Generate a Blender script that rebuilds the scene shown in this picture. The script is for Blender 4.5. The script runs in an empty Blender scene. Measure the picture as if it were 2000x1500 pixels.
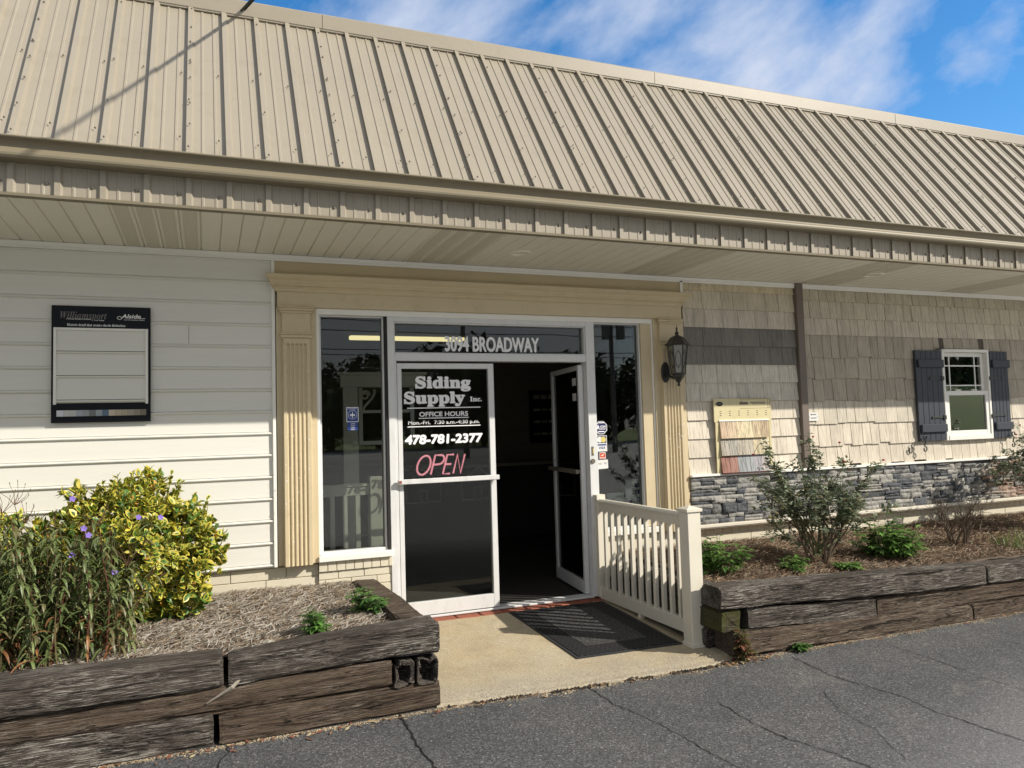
import bpy, math, random
import numpy as np
from mathutils import Vector, Matrix, noise
R = math.radians
sc = bpy.context.scene
COL = sc.collection
ZO = 1.62                      # the survey below has the camera at z = 0; the world has the asphalt at z = 0
# ------------------------------------------------------------------ camera
CF, YAW, PIT, ROL = 1487.728, R(21.98684), R(3.33129), R(-1.64701)
CP = Vector((-0.46960, -6.06337, 0.0))
_F = Vector((math.sin(YAW)*math.cos(PIT), math.cos(YAW)*math.cos(PIT), math.sin(PIT)))
_R = Vector((math.cos(YAW), -math.sin(YAW), 0)); _U = _R.cross(_F)
R2 = _R*math.cos(ROL) + _U*math.sin(ROL); U2 = -_R*math.sin(ROL) + _U*math.cos(ROL)
cam = bpy.data.cameras.new('camera'); cam.sensor_width = 36; cam.lens = CF/2000*36
cam.clip_start = .05; cam.clip_end = 2000
co = bpy.data.objects.new('camera', cam); COL.objects.link(co); sc.camera = co
m3 = Matrix((R2, U2, -_F)).transposed()
co.matrix_world = Matrix.Translation(CP + Vector((0, 0, ZO))) @ m3.to_4x4()
# ------------------------------------------------------------------ light
SUN = Vector((1.26, -1.0, 1.07)).normalized()
sl = bpy.data.lights.new('sun', 'SUN'); sl.energy = 4.3; sl.angle = R(.53); sl.color = (1, .93, .82)
so = bpy.data.objects.new('sun', sl); COL.objects.link(so)
so.rotation_euler = (-SUN).to_track_quat('-Z', 'Y').to_euler(); so.location = (8, -8, 12)
W = bpy.data.worlds.new('World'); sc.world = W; W.use_nodes = True
nt = W.node_tree; N = nt.nodes; Lk = nt.links; N.clear()
out = N.new('ShaderNodeOutputWorld'); bg = N.new('ShaderNodeBackground'); sky = N.new('ShaderNodeTexSky')
sky.sky_type = 'NISHITA'; sky.sun_disc = False; sky.sun_elevation = math.asin(SUN.z)
sky.sun_rotation = math.atan2(SUN.x, SUN.y); sky.air_density = 1.0; sky.dust_density = .3; sky.ozone_density = 2.5
bg.inputs[1].default_value = .15
tc = N.new('ShaderNodeTexCoord'); mp = N.new('ShaderNodeMapping'); mp.vector_type = 'TEXTURE'
mp.inputs['Rotation'].default_value = (R(-10), R(-32), R(12)); mp.inputs['Scale'].default_value = (1.0, .8, .42)
mp.inputs['Location'].default_value = (1.13, .4, .2)
n1 = N.new('ShaderNodeTexNoise'); n1.inputs['Scale'].default_value = 2.0; n1.inputs['Detail'].default_value = 10
n1.inputs['Roughness'].default_value = .56; n1.inputs['Distortion'].default_value = .25
def math_(op, a, b=None):
    n = N.new('ShaderNodeMath'); n.operation = op
    for k, v in enumerate((a, b)):
        if v is None: continue
        if isinstance(v, (int, float)): n.inputs[k].default_value = v
        else: Lk.new(v, n.inputs[k])
    return n.outputs[0]
sx = N.new('ShaderNodeSeparateXYZ'); Lk.new(tc.outputs['Generated'], sx.inputs[0])
south = N.new('ShaderNodeMapRange'); south.interpolation_type = 'SMOOTHSTEP'; Lk.new(sx.outputs['Y'], south.inputs[0])
south.inputs[1].default_value = .35; south.inputs[2].default_value = -.35        # the sun's side of the sky is nearly overcast with bright thin cloud
cov = math_('ADD', n1.outputs[0], math_('MULTIPLY', south.outputs[0], .22))
cr = N.new('ShaderNodeValToRGB'); cr.color_ramp.elements[0].position = .455; cr.color_ramp.elements[1].position = .63
Lk.new(tc.outputs['Generated'], mp.inputs[0]); Lk.new(mp.outputs[0], n1.inputs['Vector']); Lk.new(cov, cr.inputs[0])
hs = N.new('ShaderNodeHueSaturation'); hs.inputs['Saturation'].default_value = 1.34; hs.inputs['Value'].default_value = .92; Lk.new(sky.outputs[0], hs.inputs['Color'])
cc = N.new('ShaderNodeMix'); cc.data_type = 'RGBA'; cc.inputs[6].default_value = (3.1, 3.45, 4.2, 1); cc.inputs[7].default_value = (3.0, 3.0, 3.05, 1); Lk.new(south.outputs[0], cc.inputs[0])
mx = N.new('ShaderNodeMix'); mx.data_type = 'RGBA'; Lk.new(math_('MULTIPLY', cr.outputs[0], .93), mx.inputs[0]); Lk.new(hs.outputs[0], mx.inputs[6]); Lk.new(cc.outputs[2], mx.inputs[7])
Lk.new(mx.outputs[2], bg.inputs[0]); Lk.new(bg.outputs[0], out.inputs[0])
sc.view_settings.view_transform = 'Standard'; sc.view_settings.look = 'None'
sc.view_settings.exposure = 0.48; sc.view_settings.gamma = 1; sc.view_settings.use_curve_mapping = False
sc.render.engine = 'CYCLES'; sc.cycles.max_bounces = 8; sc.cycles.transparent_max_bounces = 12
sc.cycles.caustics_reflective = False; sc.cycles.caustics_refractive = False
# ------------------------------------------------------------------ helpers
rnd = random.Random(7)
def at(px, py, Y):
    """a surveyed picture point carried onto the real plane y = Y (2000x1500 survey)"""
    d = _F + R2*((px-1000)/CF) - U2*((py-750)/CF)
    t = (Y-CP.y)/d.y; q = CP + d*t
    return q.x, q.z
def tag(o, label=None, cat=None, group=None, kind=None):
    if label: o['label'] = label
    if cat: o['category'] = cat
    if group: o['group'] = group
    if kind: o['kind'] = kind
    return o
def thing(name, loc, label, cat, group=None, parent=None):
    o = bpy.data.objects.new(name, None); o.empty_display_size = .1
    COL.objects.link(o); o['_w'] = [loc[0], loc[1], loc[2]]
    pw = list(parent['_w']) if parent else [0, 0, -ZO]
    o.location = (loc[0]-pw[0], loc[1]-pw[1], loc[2]-pw[2])
    if parent: o.parent = parent
    return tag(o, label, cat, group)
class MB:
    def __init__(s): s.v = []; s.f = []; s.c = []; s.col = None
    def _c(s, n=1): s.c += [s.col]*n
    def quad(s, a, b, c, d, col=None):
        i = len(s.v); s.v += [a, b, c, d]; s.f.append((i, i+1, i+2, i+3)); s.c.append(col or s.col)
    def poly(s, pts, col=None):
        i = len(s.v); s.v += list(pts); s.f.append(tuple(range(i, i+len(pts)))); s.c.append(col or s.col)
    def box(s, x0, x1, y0, y1, z0, z1, col=None):
        i = len(s.v)
        s.v += [(x0,y0,z0),(x1,y0,z0),(x1,y1,z0),(x0,y1,z0),(x0,y0,z1),(x1,y0,z1),(x1,y1,z1),(x0,y1,z1)]
        for f in ((0,3,2,1),(4,5,6,7),(0,1,5,4),(1,2,6,5),(2,3,7,6),(3,0,4,7)):
            s.f.append(tuple(i+k for k in f)); s.c.append(col or s.col)
        return s
    def prism(s, prof, x0, x1, col=None, axis='x'):
        """profile of (y,z) swept along x  (axis 'x'), or (x,y) swept along z, or (x,z) swept along y"""
        n = len(prof); i = len(s.v)
        for e in (x0, x1):
            for a, b in prof:
                s.v.append((e,a,b) if axis == 'x' else ((a,b,e) if axis == 'z' else (a,e,b)))
        for k in range(n):
            k2 = (k+1) % n
            s.f.append((i+k, i+k2, i+n+k2, i+n+k)); s.c.append(col or s.col)
        s.f.append(tuple(i+k for k in range(n))[::-1]); s.f.append(tuple(i+n+k for k in range(n))); s.c += [col or s.col]*2
        return s
    def sheet(s, prof, x0, x1, col=None):
        n = len(prof); i = len(s.v)
        for e in (x0, x1):
            for a, b in prof: s.v.append((e, a, b))
        for k in range(n-1):
            s.f.append((i+k, i+k+1, i+n+k+1, i+n+k)); s.c.append(col or s.col)
        return s
    def tube(s, pts, r, n=8, col=None, cap=True):
        pts = [Vector(p) for p in pts]; rr = r if isinstance(r, (list, tuple)) else [r]*len(pts)
        i0 = len(s.v); up = None
        for k, p in enumerate(pts):
            t = (pts[min(k+1, len(pts)-1)] - pts[max(k-1, 0)]).normalized()
            if up is None: up = Vector((0, 0, 1)) if abs(t.z) < .9 else Vector((1, 0, 0))
            a = t.cross(up).normalized(); b = a.cross(t).normalized(); up = b
            for j in range(n):
                w = 2*math.pi*j/n; s.v.append(tuple(p + (a*math.cos(w) + b*math.sin(w))*rr[k]))
        for k in range(len(pts)-1):
            for j in range(n):
                a = i0+k*n+j; b = i0+k*n+(j+1) % n
                s.f.append((a, b, b+n, a+n)); s.c.append(col or s.col)
        if cap:
            s.f.append(tuple(range(i0, i0+n))[::-1]); s.f.append(tuple(range(i0+(len(pts)-1)*n, i0+len(pts)*n))); s.c += [col or s.col]*2
        return s
    def lathe(s, cx, cy, prof, n=12, col=None, rot=0):
        i0 = len(s.v)
        for r_, z in prof:
            for j in range(n):
                w = 2*math.pi*j/n+rot; s.v.append((cx+r_*math.cos(w), cy+r_*math.sin(w), z))
        for k in range(len(prof)-1):
            for j in range(n):
                a = i0+k*n+j; b = i0+k*n+(j+1) % n; s.f.append((a, b, b+n, a+n)); s.c.append(col or s.col)
        s.f.append(tuple(range(i0, i0+n))[::-1]); s.f.append(tuple(range(i0+(len(prof)-1)*n, i0+len(prof)*n))); s.c += [col or s.col]*2
        return s
    def build(s, name, mat, parent=None, smooth=False, bevel=0, seg=1, origin=None):
        org = Vector(origin) if origin else (Vector(parent['_w']) if parent else Vector((0, 0, -ZO)))
        me = bpy.data.meshes.new(name)
        me.from_pydata([(x-org.x, y-org.y, z-org.z) for x, y, z in s.v], [], s.f)
        if any(c is not None for c in s.c):
            at_ = me.color_attributes.new('Col', 'FLOAT_COLOR', 'CORNER')
            arr = np.empty((len(me.loops), 4), dtype=np.float32); k = 0
            for c, f in zip(s.c, s.f):
                arr[k:k+len(f)] = (*(c or (.5, .5, .5)), 1); k += len(f)
            at_.data.foreach_set('color', arr.ravel())
        me.materials.append(mat); me.update()
        if smooth: me.polygons.foreach_set('use_smooth', [True]*len(me.polygons))
        o = bpy.data.objects.new(name, me); COL.objects.link(o); o['_w'] = list(org)
        if parent:
            o.parent = parent; pw = Vector(parent['_w']); o.location = org - pw
        else: o.location = org + Vector((0, 0, ZO))
        if bevel:
            b = o.modifiers.new('bevel', 'BEVEL'); b.width = bevel; b.segments = seg; b.limit_method = 'ANGLE'; b.angle_limit = R(40)
            if seg > 1: b.harden_normals = False
        return o
def BX(name, mat, parent, *boxes, bevel=0, **k):
    m = MB()
    for b in boxes: m.box(*b)
    return m.build(name, mat, parent, bevel=bevel, **k)
# ------------------------------------------------------------------ materials
def nn(t, typ, **kw):
    n = t.nodes.new(typ)
    for k, v in kw.items():
        if k in n.inputs: n.inputs[k].default_value = v
        else: setattr(n, k, v)
    return n
def mixc(t, fac, a, b, mode='MIX'):
    m = t.nodes.new('ShaderNodeMix'); m.data_type = 'RGBA'; m.blend_type = mode
    for s_, v in ((0, fac), (6, a), (7, b)):
        if hasattr(v, 'is_output') or isinstance(v, bpy.types.NodeSocket): t.links.new(v, m.inputs[s_])
        elif isinstance(v, (int, float)): m.inputs[s_].default_value = v
        else: m.inputs[s_].default_value = (*v[:3], 1)
    return m.outputs[2]
def ramp(t, val, stops):
    r = t.nodes.new('ShaderNodeValToRGB'); e = r.color_ramp.elements
    while len(e) < len(stops): e.new(.5)
    for k, (p, c) in enumerate(stops):
        e[k].position = p; e[k].color = (*(c if isinstance(c, tuple) else (c, c, c)), 1)
    t.links.new(val, r.inputs[0]); return r.outputs[0]
def noise_n(t, scale, detail=5, rough=.55, stretch=None, dist=0, loc=None):
    tcn = t.nodes.new('ShaderNodeTexCoord'); src = tcn.outputs['Object']
    if stretch or loc:
        m = t.nodes.new('ShaderNodeMapping'); m.inputs['Scale'].default_value = stretch or (1, 1, 1)
        if loc: m.inputs['Location'].default_value = loc
        t.links.new(src, m.inputs[0]); src = m.outputs[0]
    n = nn(t, 'ShaderNodeTexNoise', Scale=scale, Detail=detail, Roughness=rough, Distortion=dist)
    t.links.new(src, n.inputs['Vector']); return n.outputs[0]
def base(name, rough=.6, metal=0, spec=.5):
    m = bpy.data.materials.new(name); m.use_nodes = True; t = m.node_tree
    p = t.nodes['Principled BSDF']; p.inputs['Roughness'].default_value = rough; p.inputs['Metallic'].default_value = metal
    p.inputs['Specular IOR Level'].default_value = spec
    return m, t, p
def bump(t, p, h, strength=.3, dist=.01):
    b = t.nodes.new('ShaderNodeBump'); b.inputs['Strength'].default_value = strength; b.inputs['Distance'].default_value = dist
    t.links.new(h, b.inputs['Height'])
    if p.inputs['Normal'].links: t.links.new(p.inputs['Normal'].links[0].from_socket, b.inputs['Normal'])
    t.links.new(b.outputs[0], p.inputs['Normal'])
def paint(name, col, rough=.5, var=.12, scale=3, dirt=.12, dirtcol=(.12, .10, .07), bmp=.08, bscale=180, stretch=None, spec=.4, metal=0, dscale=6):
    m, t, p = base(name, rough, metal, spec)
    c = mixc(t, noise_n(t, scale, 4, stretch=stretch), tuple(x*(1-var) for x in col), tuple(min(1, x*(1+var)) for x in col))
    if dirt:
        f = ramp(t, noise_n(t, dscale, 8, .7, stretch=stretch, loc=(3, 5, 1)), [(.52, 0), (.78, dirt)])
        c = mixc(t, f, c, dirtcol)
    t.links.new(c, p.inputs['Base Color'])
    if bmp: bump(t, p, noise_n(t, bscale, 3), bmp, .002)
    return m
def colmat(name, rough=.6, var=.25, scale=30, stretch=None, bmp=.3, bdist=.004, spec=.3, grain=None, trans=0):
    """base colour from the mesh's own colour attribute, broken up by noise"""
    m, t, p = base(name, rough, 0, spec)
    a = nn(t, 'ShaderNodeAttribute', attribute_name='Col')
    n = noise_n(t, scale, 6, .6, stretch)
    k = ramp(t, n, [(.3, 1-var), (.7, 1+var)])
    c = mixc(t, 1.0, a.outputs['Color'], k, 'MULTIPLY')
    if grain:
        g = ramp(t, noise_n(t, grain[0], 3, .6, grain[1]), [(.40, grain[2]), (.52, 1.0)])
        c = mixc(t, 1.0, c, g, 'MULTIPLY')
        bump(t, p, g, bmp, bdist)
    elif bmp: bump(t, p, n, bmp, bdist)
    t.links.new(c, p.inputs['Base Color'])
    if trans:
        tr = t.nodes.new('ShaderNodeBsdfTranslucent'); t.links.new(c, tr.inputs[0])
        ms = t.nodes.new('ShaderNodeMixShader'); ms.inputs[0].default_value = trans
        t.links.new(p.outputs[0], ms.inputs[1]); t.links.new(tr.outputs[0], ms.inputs[2])
        t.links.new(ms.outputs[0], t.nodes['Material Output'].inputs[0])
    return m
M = {}
M['vinyl'] = paint('white_vinyl', (.72, .71, .655), .42, .04, 1.5, .16, (.42, .38, .30), .05, 40, (.6, 1, 12))
M['vtrim'] = paint('white_trim', (.82, .81, .76), .4, .04, 4, .1, (.3, .27, .2))
M['soffit'] = paint('soffit_vinyl', (.78, .755, .65), .5, .04, 2, .08, (.25, .22, .15), .04)
M['tan'] = paint('tan_paint', (.58, .487, .32), .5, .06, 5, .25, (.20, .15, .08), .25, 70, dscale=9)
M['tan2'] = paint('tan_paint_dark', (.52, .43, .265), .5, .05, 3, .15, (.2, .15, .08), .1)
M['roof'] = paint('tan_metal', (.305, .272, .213), .42, .06, 1.2, .3, (.20, .165, .11), .12, 5, spec=.45)
M['gutter'] = paint('gutter_metal', (.205, .178, .122), .5, .05, 2, .2, (.1, .08, .06), .03, spec=.25)
M['alu'] = paint('white_aluminium', (.66, .665, .66), .42, .06, 12, .35, (.33, .31, .27), .12, 90, (1, 1, .35), spec=.5, dscale=14)
M['darkgap'] = paint('dark_sealant', (.02, .02, .02), .8, .1, 5, 0)
M['block'] = paint('painted_block', (.62, .575, .455), .8, .06, 4, .2, (.25, .2, .13), .5, 60)
M['steel'] = paint('screw_metal', (.16, .14, .11), .35, .1, 9, 0, spec=.6)
M['black'] = paint('black_metal', (.022, .024, .022), .38, .2, 9, .15, (.09, .08, .06), .15, 60, spec=.5)
M['slate'] = paint('slate_shutter', (.032, .038, .052), .5, .15, 6, .2, (.12, .12, .12), .5, 60, (40, 1, 1))
M['boardblack'] = paint('black_board', (.008, .009, .013), .3, .1, 4, 0, spec=.15)
M['white'] = paint('white_ink', (.86, .86, .86), .6, .03, 40, .12, (.3, .3, .3), 0, dscale=60)
M['wsash'] = paint('white_sash', (.80, .79, .74), .4, .03, 3, .08, (.4, .35, .25))
M['greyink'] = paint('grey_ink', (.16, .15, .15), .6, .05, 40, 0)
M['brown'] = paint('brown_post', (.155, .125, .105), .45, .08, 3, .1, (.07, .05, .04), .1, 60, (4, 4, .5))
M['brick'] = paint('red_brick', (.27, .085, .05), .8, .3, 14, .4, (.12, .07, .05), .6, 60)
M['rail'] = paint('rail_vinyl', (.68, .64, .54), .38, .04, 6, .12, (.3, .26, .18), .05)
M['interior'] = paint('interior_siding', (.20, .175, .125), .7, .08, 2, .1)
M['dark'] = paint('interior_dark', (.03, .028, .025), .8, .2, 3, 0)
M['card'] = paint('white_card', (.7, .7, .68), .5, .04, 20, .15, (.3, .3, .3), 0)
M['blue'] = paint('blue_sticker', (.015, .05, .22), .4, .1, 20, 0)
M['navy'] = paint('navy_sticker', (.02, .025, .10), .4, .1, 20, 0)
M['red'] = paint('red_sticker', (.62, .08, .03), .4, .1, 20, 0)
M['yellow'] = paint('yellow_sticker', (.62, .52, .16), .4, .1, 20, 0)
M['cream'] = paint('cream_board', (.62, .55, .33), .5, .04, 8, .25, (.3, .2, .12), .05, dscale=14)
M['maroon'] = paint('maroon_edge', (.09, .02, .02), .5, .1, 8, 0)
def glass(name, tint, refl=1.0, k=1.05):
    m = bpy.data.materials.new(name); m.use_nodes = True; t = m.node_tree; t.nodes.clear()
    o = t.nodes.new('ShaderNodeOutputMaterial'); tr = t.nodes.new('ShaderNodeBsdfTransparent'); tr.inputs[0].default_value = (*tint, 1)
    g = t.nodes.new('ShaderNodeBsdfGlossy'); g.inputs['Roughness'].default_value = .004; g.inputs[0].default_value = (refl, refl, refl, 1)
    fr = t.nodes.new('ShaderNodeFresnel'); fr.inputs[0].default_value = 1.5
    b = t.nodes.new('ShaderNodeBump'); b.inputs['Strength'].default_value = .05; b.inputs['Distance'].default_value = .01
    t.links.new(noise_n(t, 1.6, 1), b.inputs['Height']); t.links.new(b.outputs[0], g.inputs['Normal'])
    mk = t.nodes.new('ShaderNodeMath'); mk.operation = 'MULTIPLY_ADD'; mk.inputs[1].default_value = k; mk.inputs[2].default_value = .0
    t.links.new(fr.outputs[0], mk.inputs[0])
    s = t.nodes.new('ShaderNodeMixShader'); t.links.new(mk.outputs[0], s.inputs[0])
    t.links.new(tr.outputs[0], s.inputs[1]); t.links.new(g.outputs[0], s.inputs[2]); t.links.new(s.outputs[0], o.inputs[0]); return m
M['glass'] = glass('window_glass', (.84, .87, .85)); M['glass3'] = glass('door_glass', (.80, .84, .82), 1.0, .55); M['glass2'] = glass('coated_glass', (.6, .66, .62), 1.0, 3.6)
M['lampglass'] = paint('seeded_glass', (.17, .165, .135), .12, .2, 60, 0, spec=.8)
def emis(name, col, k, body=(.6, .3, .35)):
    m, t, p = base(name, .4); p.inputs['Base Color'].default_value = (*body, 1)
    p.inputs['Emission Color'].default_value = (*col, 1); p.inputs['Emission Strength'].default_value = k; return m
M['neon'] = emis('pink_neon', (1, .30, .36), .62)
M['tubelight'] = emis('lit_tube', (1, .82, .42), .9)
def mat_asphalt():
    m, t, p = base('asphalt', .82, 0, .35)
    c = mixc(t, ramp(t, noise_n(t, .9, 6, .6), [(.35, 0), (.68, 1)]), (.066, .069, .076), (.118, .117, .112))
    c = mixc(t, ramp(t, noise_n(t, 2.6, 8, .7, loc=(9, 2, 0)), [(.54, 0), (.74, .6)]), c, (.20, .195, .18))
    g = noise_n(t, 62, 7, .85)
    c = mixc(t, ramp(t, g, [(.34, .85), (.48, 0)]), c, (.016, .017, .020)); c = mixc(t, ramp(t, g, [(.53, 0), (.64, .7)]), c, (.26, .255, .24))
    va = nn(t, 'ShaderNodeTexVoronoi', Scale=125.0); tca = nn(t, 'ShaderNodeTexCoord'); t.links.new(tca.outputs['Object'], va.inputs['Vector'])
    sc_ = nn(t, 'ShaderNodeSeparateColor'); t.links.new(va.outputs['Color'], sc_.inputs[0])
    c = mixc(t, 1.0, c, ramp(t, sc_.outputs[0], [(.0, .5), (.55, .9), (.88, 1.3), (1.0, 2.1)]), 'MULTIPLY')
    v = nn(t, 'ShaderNodeTexVoronoi', Scale=95.0); tcn = nn(t, 'ShaderNodeTexCoord'); t.links.new(tcn.outputs['Object'], v.inputs['Vector'])
    sp = ramp(t, v.outputs['Distance'], [(.13, 1), (.24, 0)])
    sel = ramp(t, v.outputs['Color'], [(.52, 0), (.66, 1)])
    f = mixc(t, 1.0, sp, sel, 'MULTIPLY')
    c = mixc(t, f, c, (.30, .29, .26))
    v2 = nn(t, 'ShaderNodeTexVoronoi', Scale=22.0); t.links.new(tcn.outputs['Object'], v2.inputs['Vector'])
    f2 = mixc(t, 1.0, ramp(t, v2.outputs['Distance'], [(.07, 1), (.11, 0)]), ramp(t, v2.outputs['Color'], [(.62, 0), (.72, 1)]), 'MULTIPLY')
    c = mixc(t, f2, c, (.42, .40, .34))
    # hairline crazing
    v3 = nn(t, 'ShaderNodeTexVoronoi', Scale=1.9, feature='DISTANCE_TO_EDGE')
    mp_ = nn(t, 'ShaderNodeMapping'); add = nn(t, 'ShaderNodeMix', data_type='VECTOR')
    nz = nn(t, 'ShaderNodeTexNoise', Scale=4.0, Detail=6.0); t.links.new(tcn.outputs['Object'], nz.inputs['Vector'])
    vm = nn(t, 'ShaderNodeVectorMath', operation='MULTIPLY_ADD'); vm.inputs[1].default_value = (.35, .35, 0)
    t.links.new(nz.outputs['Color'], vm.inputs[0]); t.links.new(tcn.outputs['Object'], vm.inputs[2]); t.links.new(vm.outputs[0], v3.inputs['Vector'])
    cz = ramp(t, v3.outputs['Distance'], [(.002, 1), (.008, 0)])
    cz = mixc(t, 1.0, cz, ramp(t, noise_n(t, 1.1, 2, loc=(4, 4, 4)), [(.52, 0), (.64, .6)]), 'MULTIPLY')
    c = mixc(t, cz, c, (.17, .16, .14))
    sp_ = nn(t, 'ShaderNodeSeparateXYZ'); t.links.new(vm.outputs[0], sp_.inputs[0])      # lot colour made pale farther out, to bounce light onto wall and soffit
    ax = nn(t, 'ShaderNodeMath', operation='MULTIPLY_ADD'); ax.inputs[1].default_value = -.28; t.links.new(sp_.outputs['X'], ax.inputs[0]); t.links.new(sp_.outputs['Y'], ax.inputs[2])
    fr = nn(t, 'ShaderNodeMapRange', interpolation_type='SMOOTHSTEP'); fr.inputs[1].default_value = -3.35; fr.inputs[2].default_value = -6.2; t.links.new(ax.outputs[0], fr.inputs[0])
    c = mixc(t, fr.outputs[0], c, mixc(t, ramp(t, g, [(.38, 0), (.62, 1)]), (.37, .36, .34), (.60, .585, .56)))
    t.links.new(c, p.inputs['Base Color'])
    bump(t, p, va.outputs['Distance'], -1.0, .010); bump(t, p, g, .8, .010); return m
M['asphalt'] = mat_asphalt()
def mat_concrete():
    m, t, p = base('concrete', .85, 0, .25)
    c = mixc(t, ramp(t, noise_n(t, 1.6, 7, .6), [(.35, 0), (.7, 1)]), (.455, .365, .22), (.51, .45, .33))
    c = mixc(t, ramp(t, noise_n(t, 3.1, 8, .7, loc=(3, 1, 1)), [(.52, 0), (.75, .5)]), c, (.30, .235, .15))
    g = noise_n(t, 110, 5, .8)
    c = mixc(t, ramp(t, g, [(.36, .75), (.5, 0)]), c, (.20, .155, .10)); c = mixc(t, ramp(t, g, [(.58, 0), (.7, .6)]), c, (.75, .68, .54))
    c = mixc(t, ramp(t, noise_n(t, 5.5, 8, .75, loc=(1, 8, 2)), [(.50, 0), (.72, .45)]), c, (.25, .215, .16))
    sep = nn(t, 'ShaderNodeSeparateXYZ'); tq = nn(t, 'ShaderNodeTexCoord'); t.links.new(tq.outputs['Object'], sep.inputs[0])
    fr = nn(t, 'ShaderNodeMapRange'); fr.inputs[1].default_value = -1.05; fr.inputs[2].default_value = -1.75; t.links.new(sep.outputs['Y'], fr.inputs[0])
    fm_ = mixc(t, 1.0, fr.outputs[0], ramp(t, noise_n(t, 4, 7, .7, loc=(6, 2, 5)), [(.35, .35), (.65, 1)]), 'MULTIPLY')
    c = mixc(t, fm_, c, mixc(t, ramp(t, g, [(.4, 0), (.6, 1)]), (.19, .165, .125), (.46, .42, .34)))
    t.links.new(c, p.inputs['Base Color']); bump(t, p, g, .7, .006); bump(t, p, noise_n(t, 14, 5), .35, .01); return m
M['concrete'] = mat_concrete()
def mat_tie(name, dark, mid, light, amount, moss=0):
    m, t, p = base(name, .88, 0, .2)
    a = noise_n(t, 3.0, 9, .72, (.45, 20, 20), .35)
    b = noise_n(t, 8.0, 8, .75, (.8, 40, 40), .2, (5, 1, 2))
    c = mixc(t, ramp(t, a, [(.34, 0), (.66, 1)]), dark, mid)
    c = mixc(t, ramp(t, b, [(.36, .9), (.50, 0)]), c, (.008, .006, .005))
    patch = ramp(t, noise_n(t, 1.5, 4, .6, (1, 2, 2), 0, (7, 7, 1)), [(.38, .2), (.60, 1)])
    l = mixc(t, 1.0, ramp(t, b, [(.52, 0), (.61, amount)]), patch, 'MULTIPLY')
    c = mixc(t, l, c, light)
    v = nn(t, 'ShaderNodeTexVoronoi', Scale=9.0, feature='DISTANCE_TO_EDGE'); mpn = nn(t, 'ShaderNodeMapping'); mpn.inputs['Scale'].default_value = (1.2, 2.4, 2.4)
    tcn = nn(t, 'ShaderNodeTexCoord'); t.links.new(tcn.outputs['Object'], mpn.inputs[0]); t.links.new(mpn.outputs[0], v.inputs['Vector'])
    ck = ramp(t, v.outputs['Distance'], [(.0, .30), (.02, 0)])
    c = mixc(t, ck, c, (.01, .008, .006))
    q_ = noise_n(t, 2.2, 5, .6, (.35, 7, 7), .5, (2, 8, 4)); cl = ramp(t, q_, [(.484, 0), (.497, .95), (.503, .95), (.516, 0)]); c = mixc(t, cl, c, (.006, .005, .004))
    if moss: c = mixc(t, ramp(t, noise_n(t, 7, 5), [(.4, 0), (.6, moss)]), c, (.09, .095, .02))
    t.links.new(c, p.inputs['Base Color'])
    bump(t, p, b, 1.0, .014); bump(t, p, cl, -.8, .012)
    return m
M['tie'] = mat_tie('weathered_tie', (.026, .020, .017), (.135, .112, .092), (.62, .59, .53), 1.0)
M['tie_brown'] = mat_tie('brown_tie', (.045, .030, .021), (.165, .120, .085), (.40, .36, .30), .75)
M['tie_moss'] = mat_tie('mossy_tie', (.03, .024, .018), (.10, .085, .055), (.3, .28, .2), .5, .6)
M['soil'] = paint('straw_soil', (.14, .105, .075), .95, .45, 22, .7, (.05, .03, .02), .9, 40, dscale=30)
M['grit'] = colmat('sandy_grit', .95, .3, 60, None, .4)
M['leaf'] = colmat('leaf', .42, .18, 25, None, 0, spec=.45, trans=.22)
M['straw'] = colmat('pine_straw', .8, .15, 50, None, 0)
M['bark'] = colmat('stem_bark', .8, .3, 60, (1, 1, .3), .5)
M['stone'] = colmat('ledge_stone', .85, .22, 22, None, .7, .008, .25)
M['shake'] = colmat('shake_siding', .62, .07, 9, None, .5, .004, .25, grain=(1.0, (95, 60, 2.5), .76))
M['sample'] = colmat('sample_shake', .62, .07, 9, None, .5, .004, .25, grain=(1.0, (85, 60, 3.0), .55))
M['chips'] = colmat('colour_chips', .5, .02, 9, None, 0)
def mat_mat(name, s, c0, c1, kind):
    m, t, p = base(name, .75, 0, .3)
    tcn = nn(t, 'ShaderNodeTexCoord')
    if kind == 'chev':
        w = nn(t, 'ShaderNodeTexBrick'); w.offset = .5; w.inputs['Scale'].default_value = s; w.inputs['Mortar Size'].default_value = .16
        w.inputs['Brick Width'].default_value = 1.1; w.inputs['Row Height'].default_value = .42; w.inputs['Mortar Smooth'].default_value = .3
        mpn = nn(t, 'ShaderNodeMapping'); mpn.inputs['Rotation'].default_value = (0, 0, R(33)); t.links.new(tcn.outputs['Object'], mpn.inputs[0])
        t.links.new(mpn.outputs[0], w.inputs['Vector']); h = w.outputs['Fac']
        c = mixc(t, h, c1, c0)
    else:
        w = nn(t, 'ShaderNodeTexVoronoi', Scale=s); t.links.new(tcn.outputs['Object'], w.inputs['Vector']); h = w.outputs['Distance']
        c = mixc(t, ramp(t, h, [(.2, 0), (.5, 1)]), c1, c0)
    t.links.new(c, p.inputs['Base Color']); bump(t, p, h, -1, .006); return m
M['mat_rim'] = mat_mat('rubber_mat', 17, (.006, .006, .007), (.042, .044, .047), 'chev')
M['mat_mid'] = mat_mat('mat_pile', 95, (.03, .03, .03), (.12, .12, .118), 'v')
M['rubber'] = paint('black_rubber', (.03, .031, .034), .6, .1, 9, .2, (.1, .09, .08))
def mat_grass():
    m, t, p = base('grass', .9)
    c = mixc(t, noise_n(t, 3, 6), (.09, .15, .03), (.20, .27, .07)); t.links.new(c, p.inputs['Base Color']); return m
M['grass'] = mat_grass()
M['treeleaf'] = colmat('tree_foliage', .7, .3, 2, None, 0, spec=.2)
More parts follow.
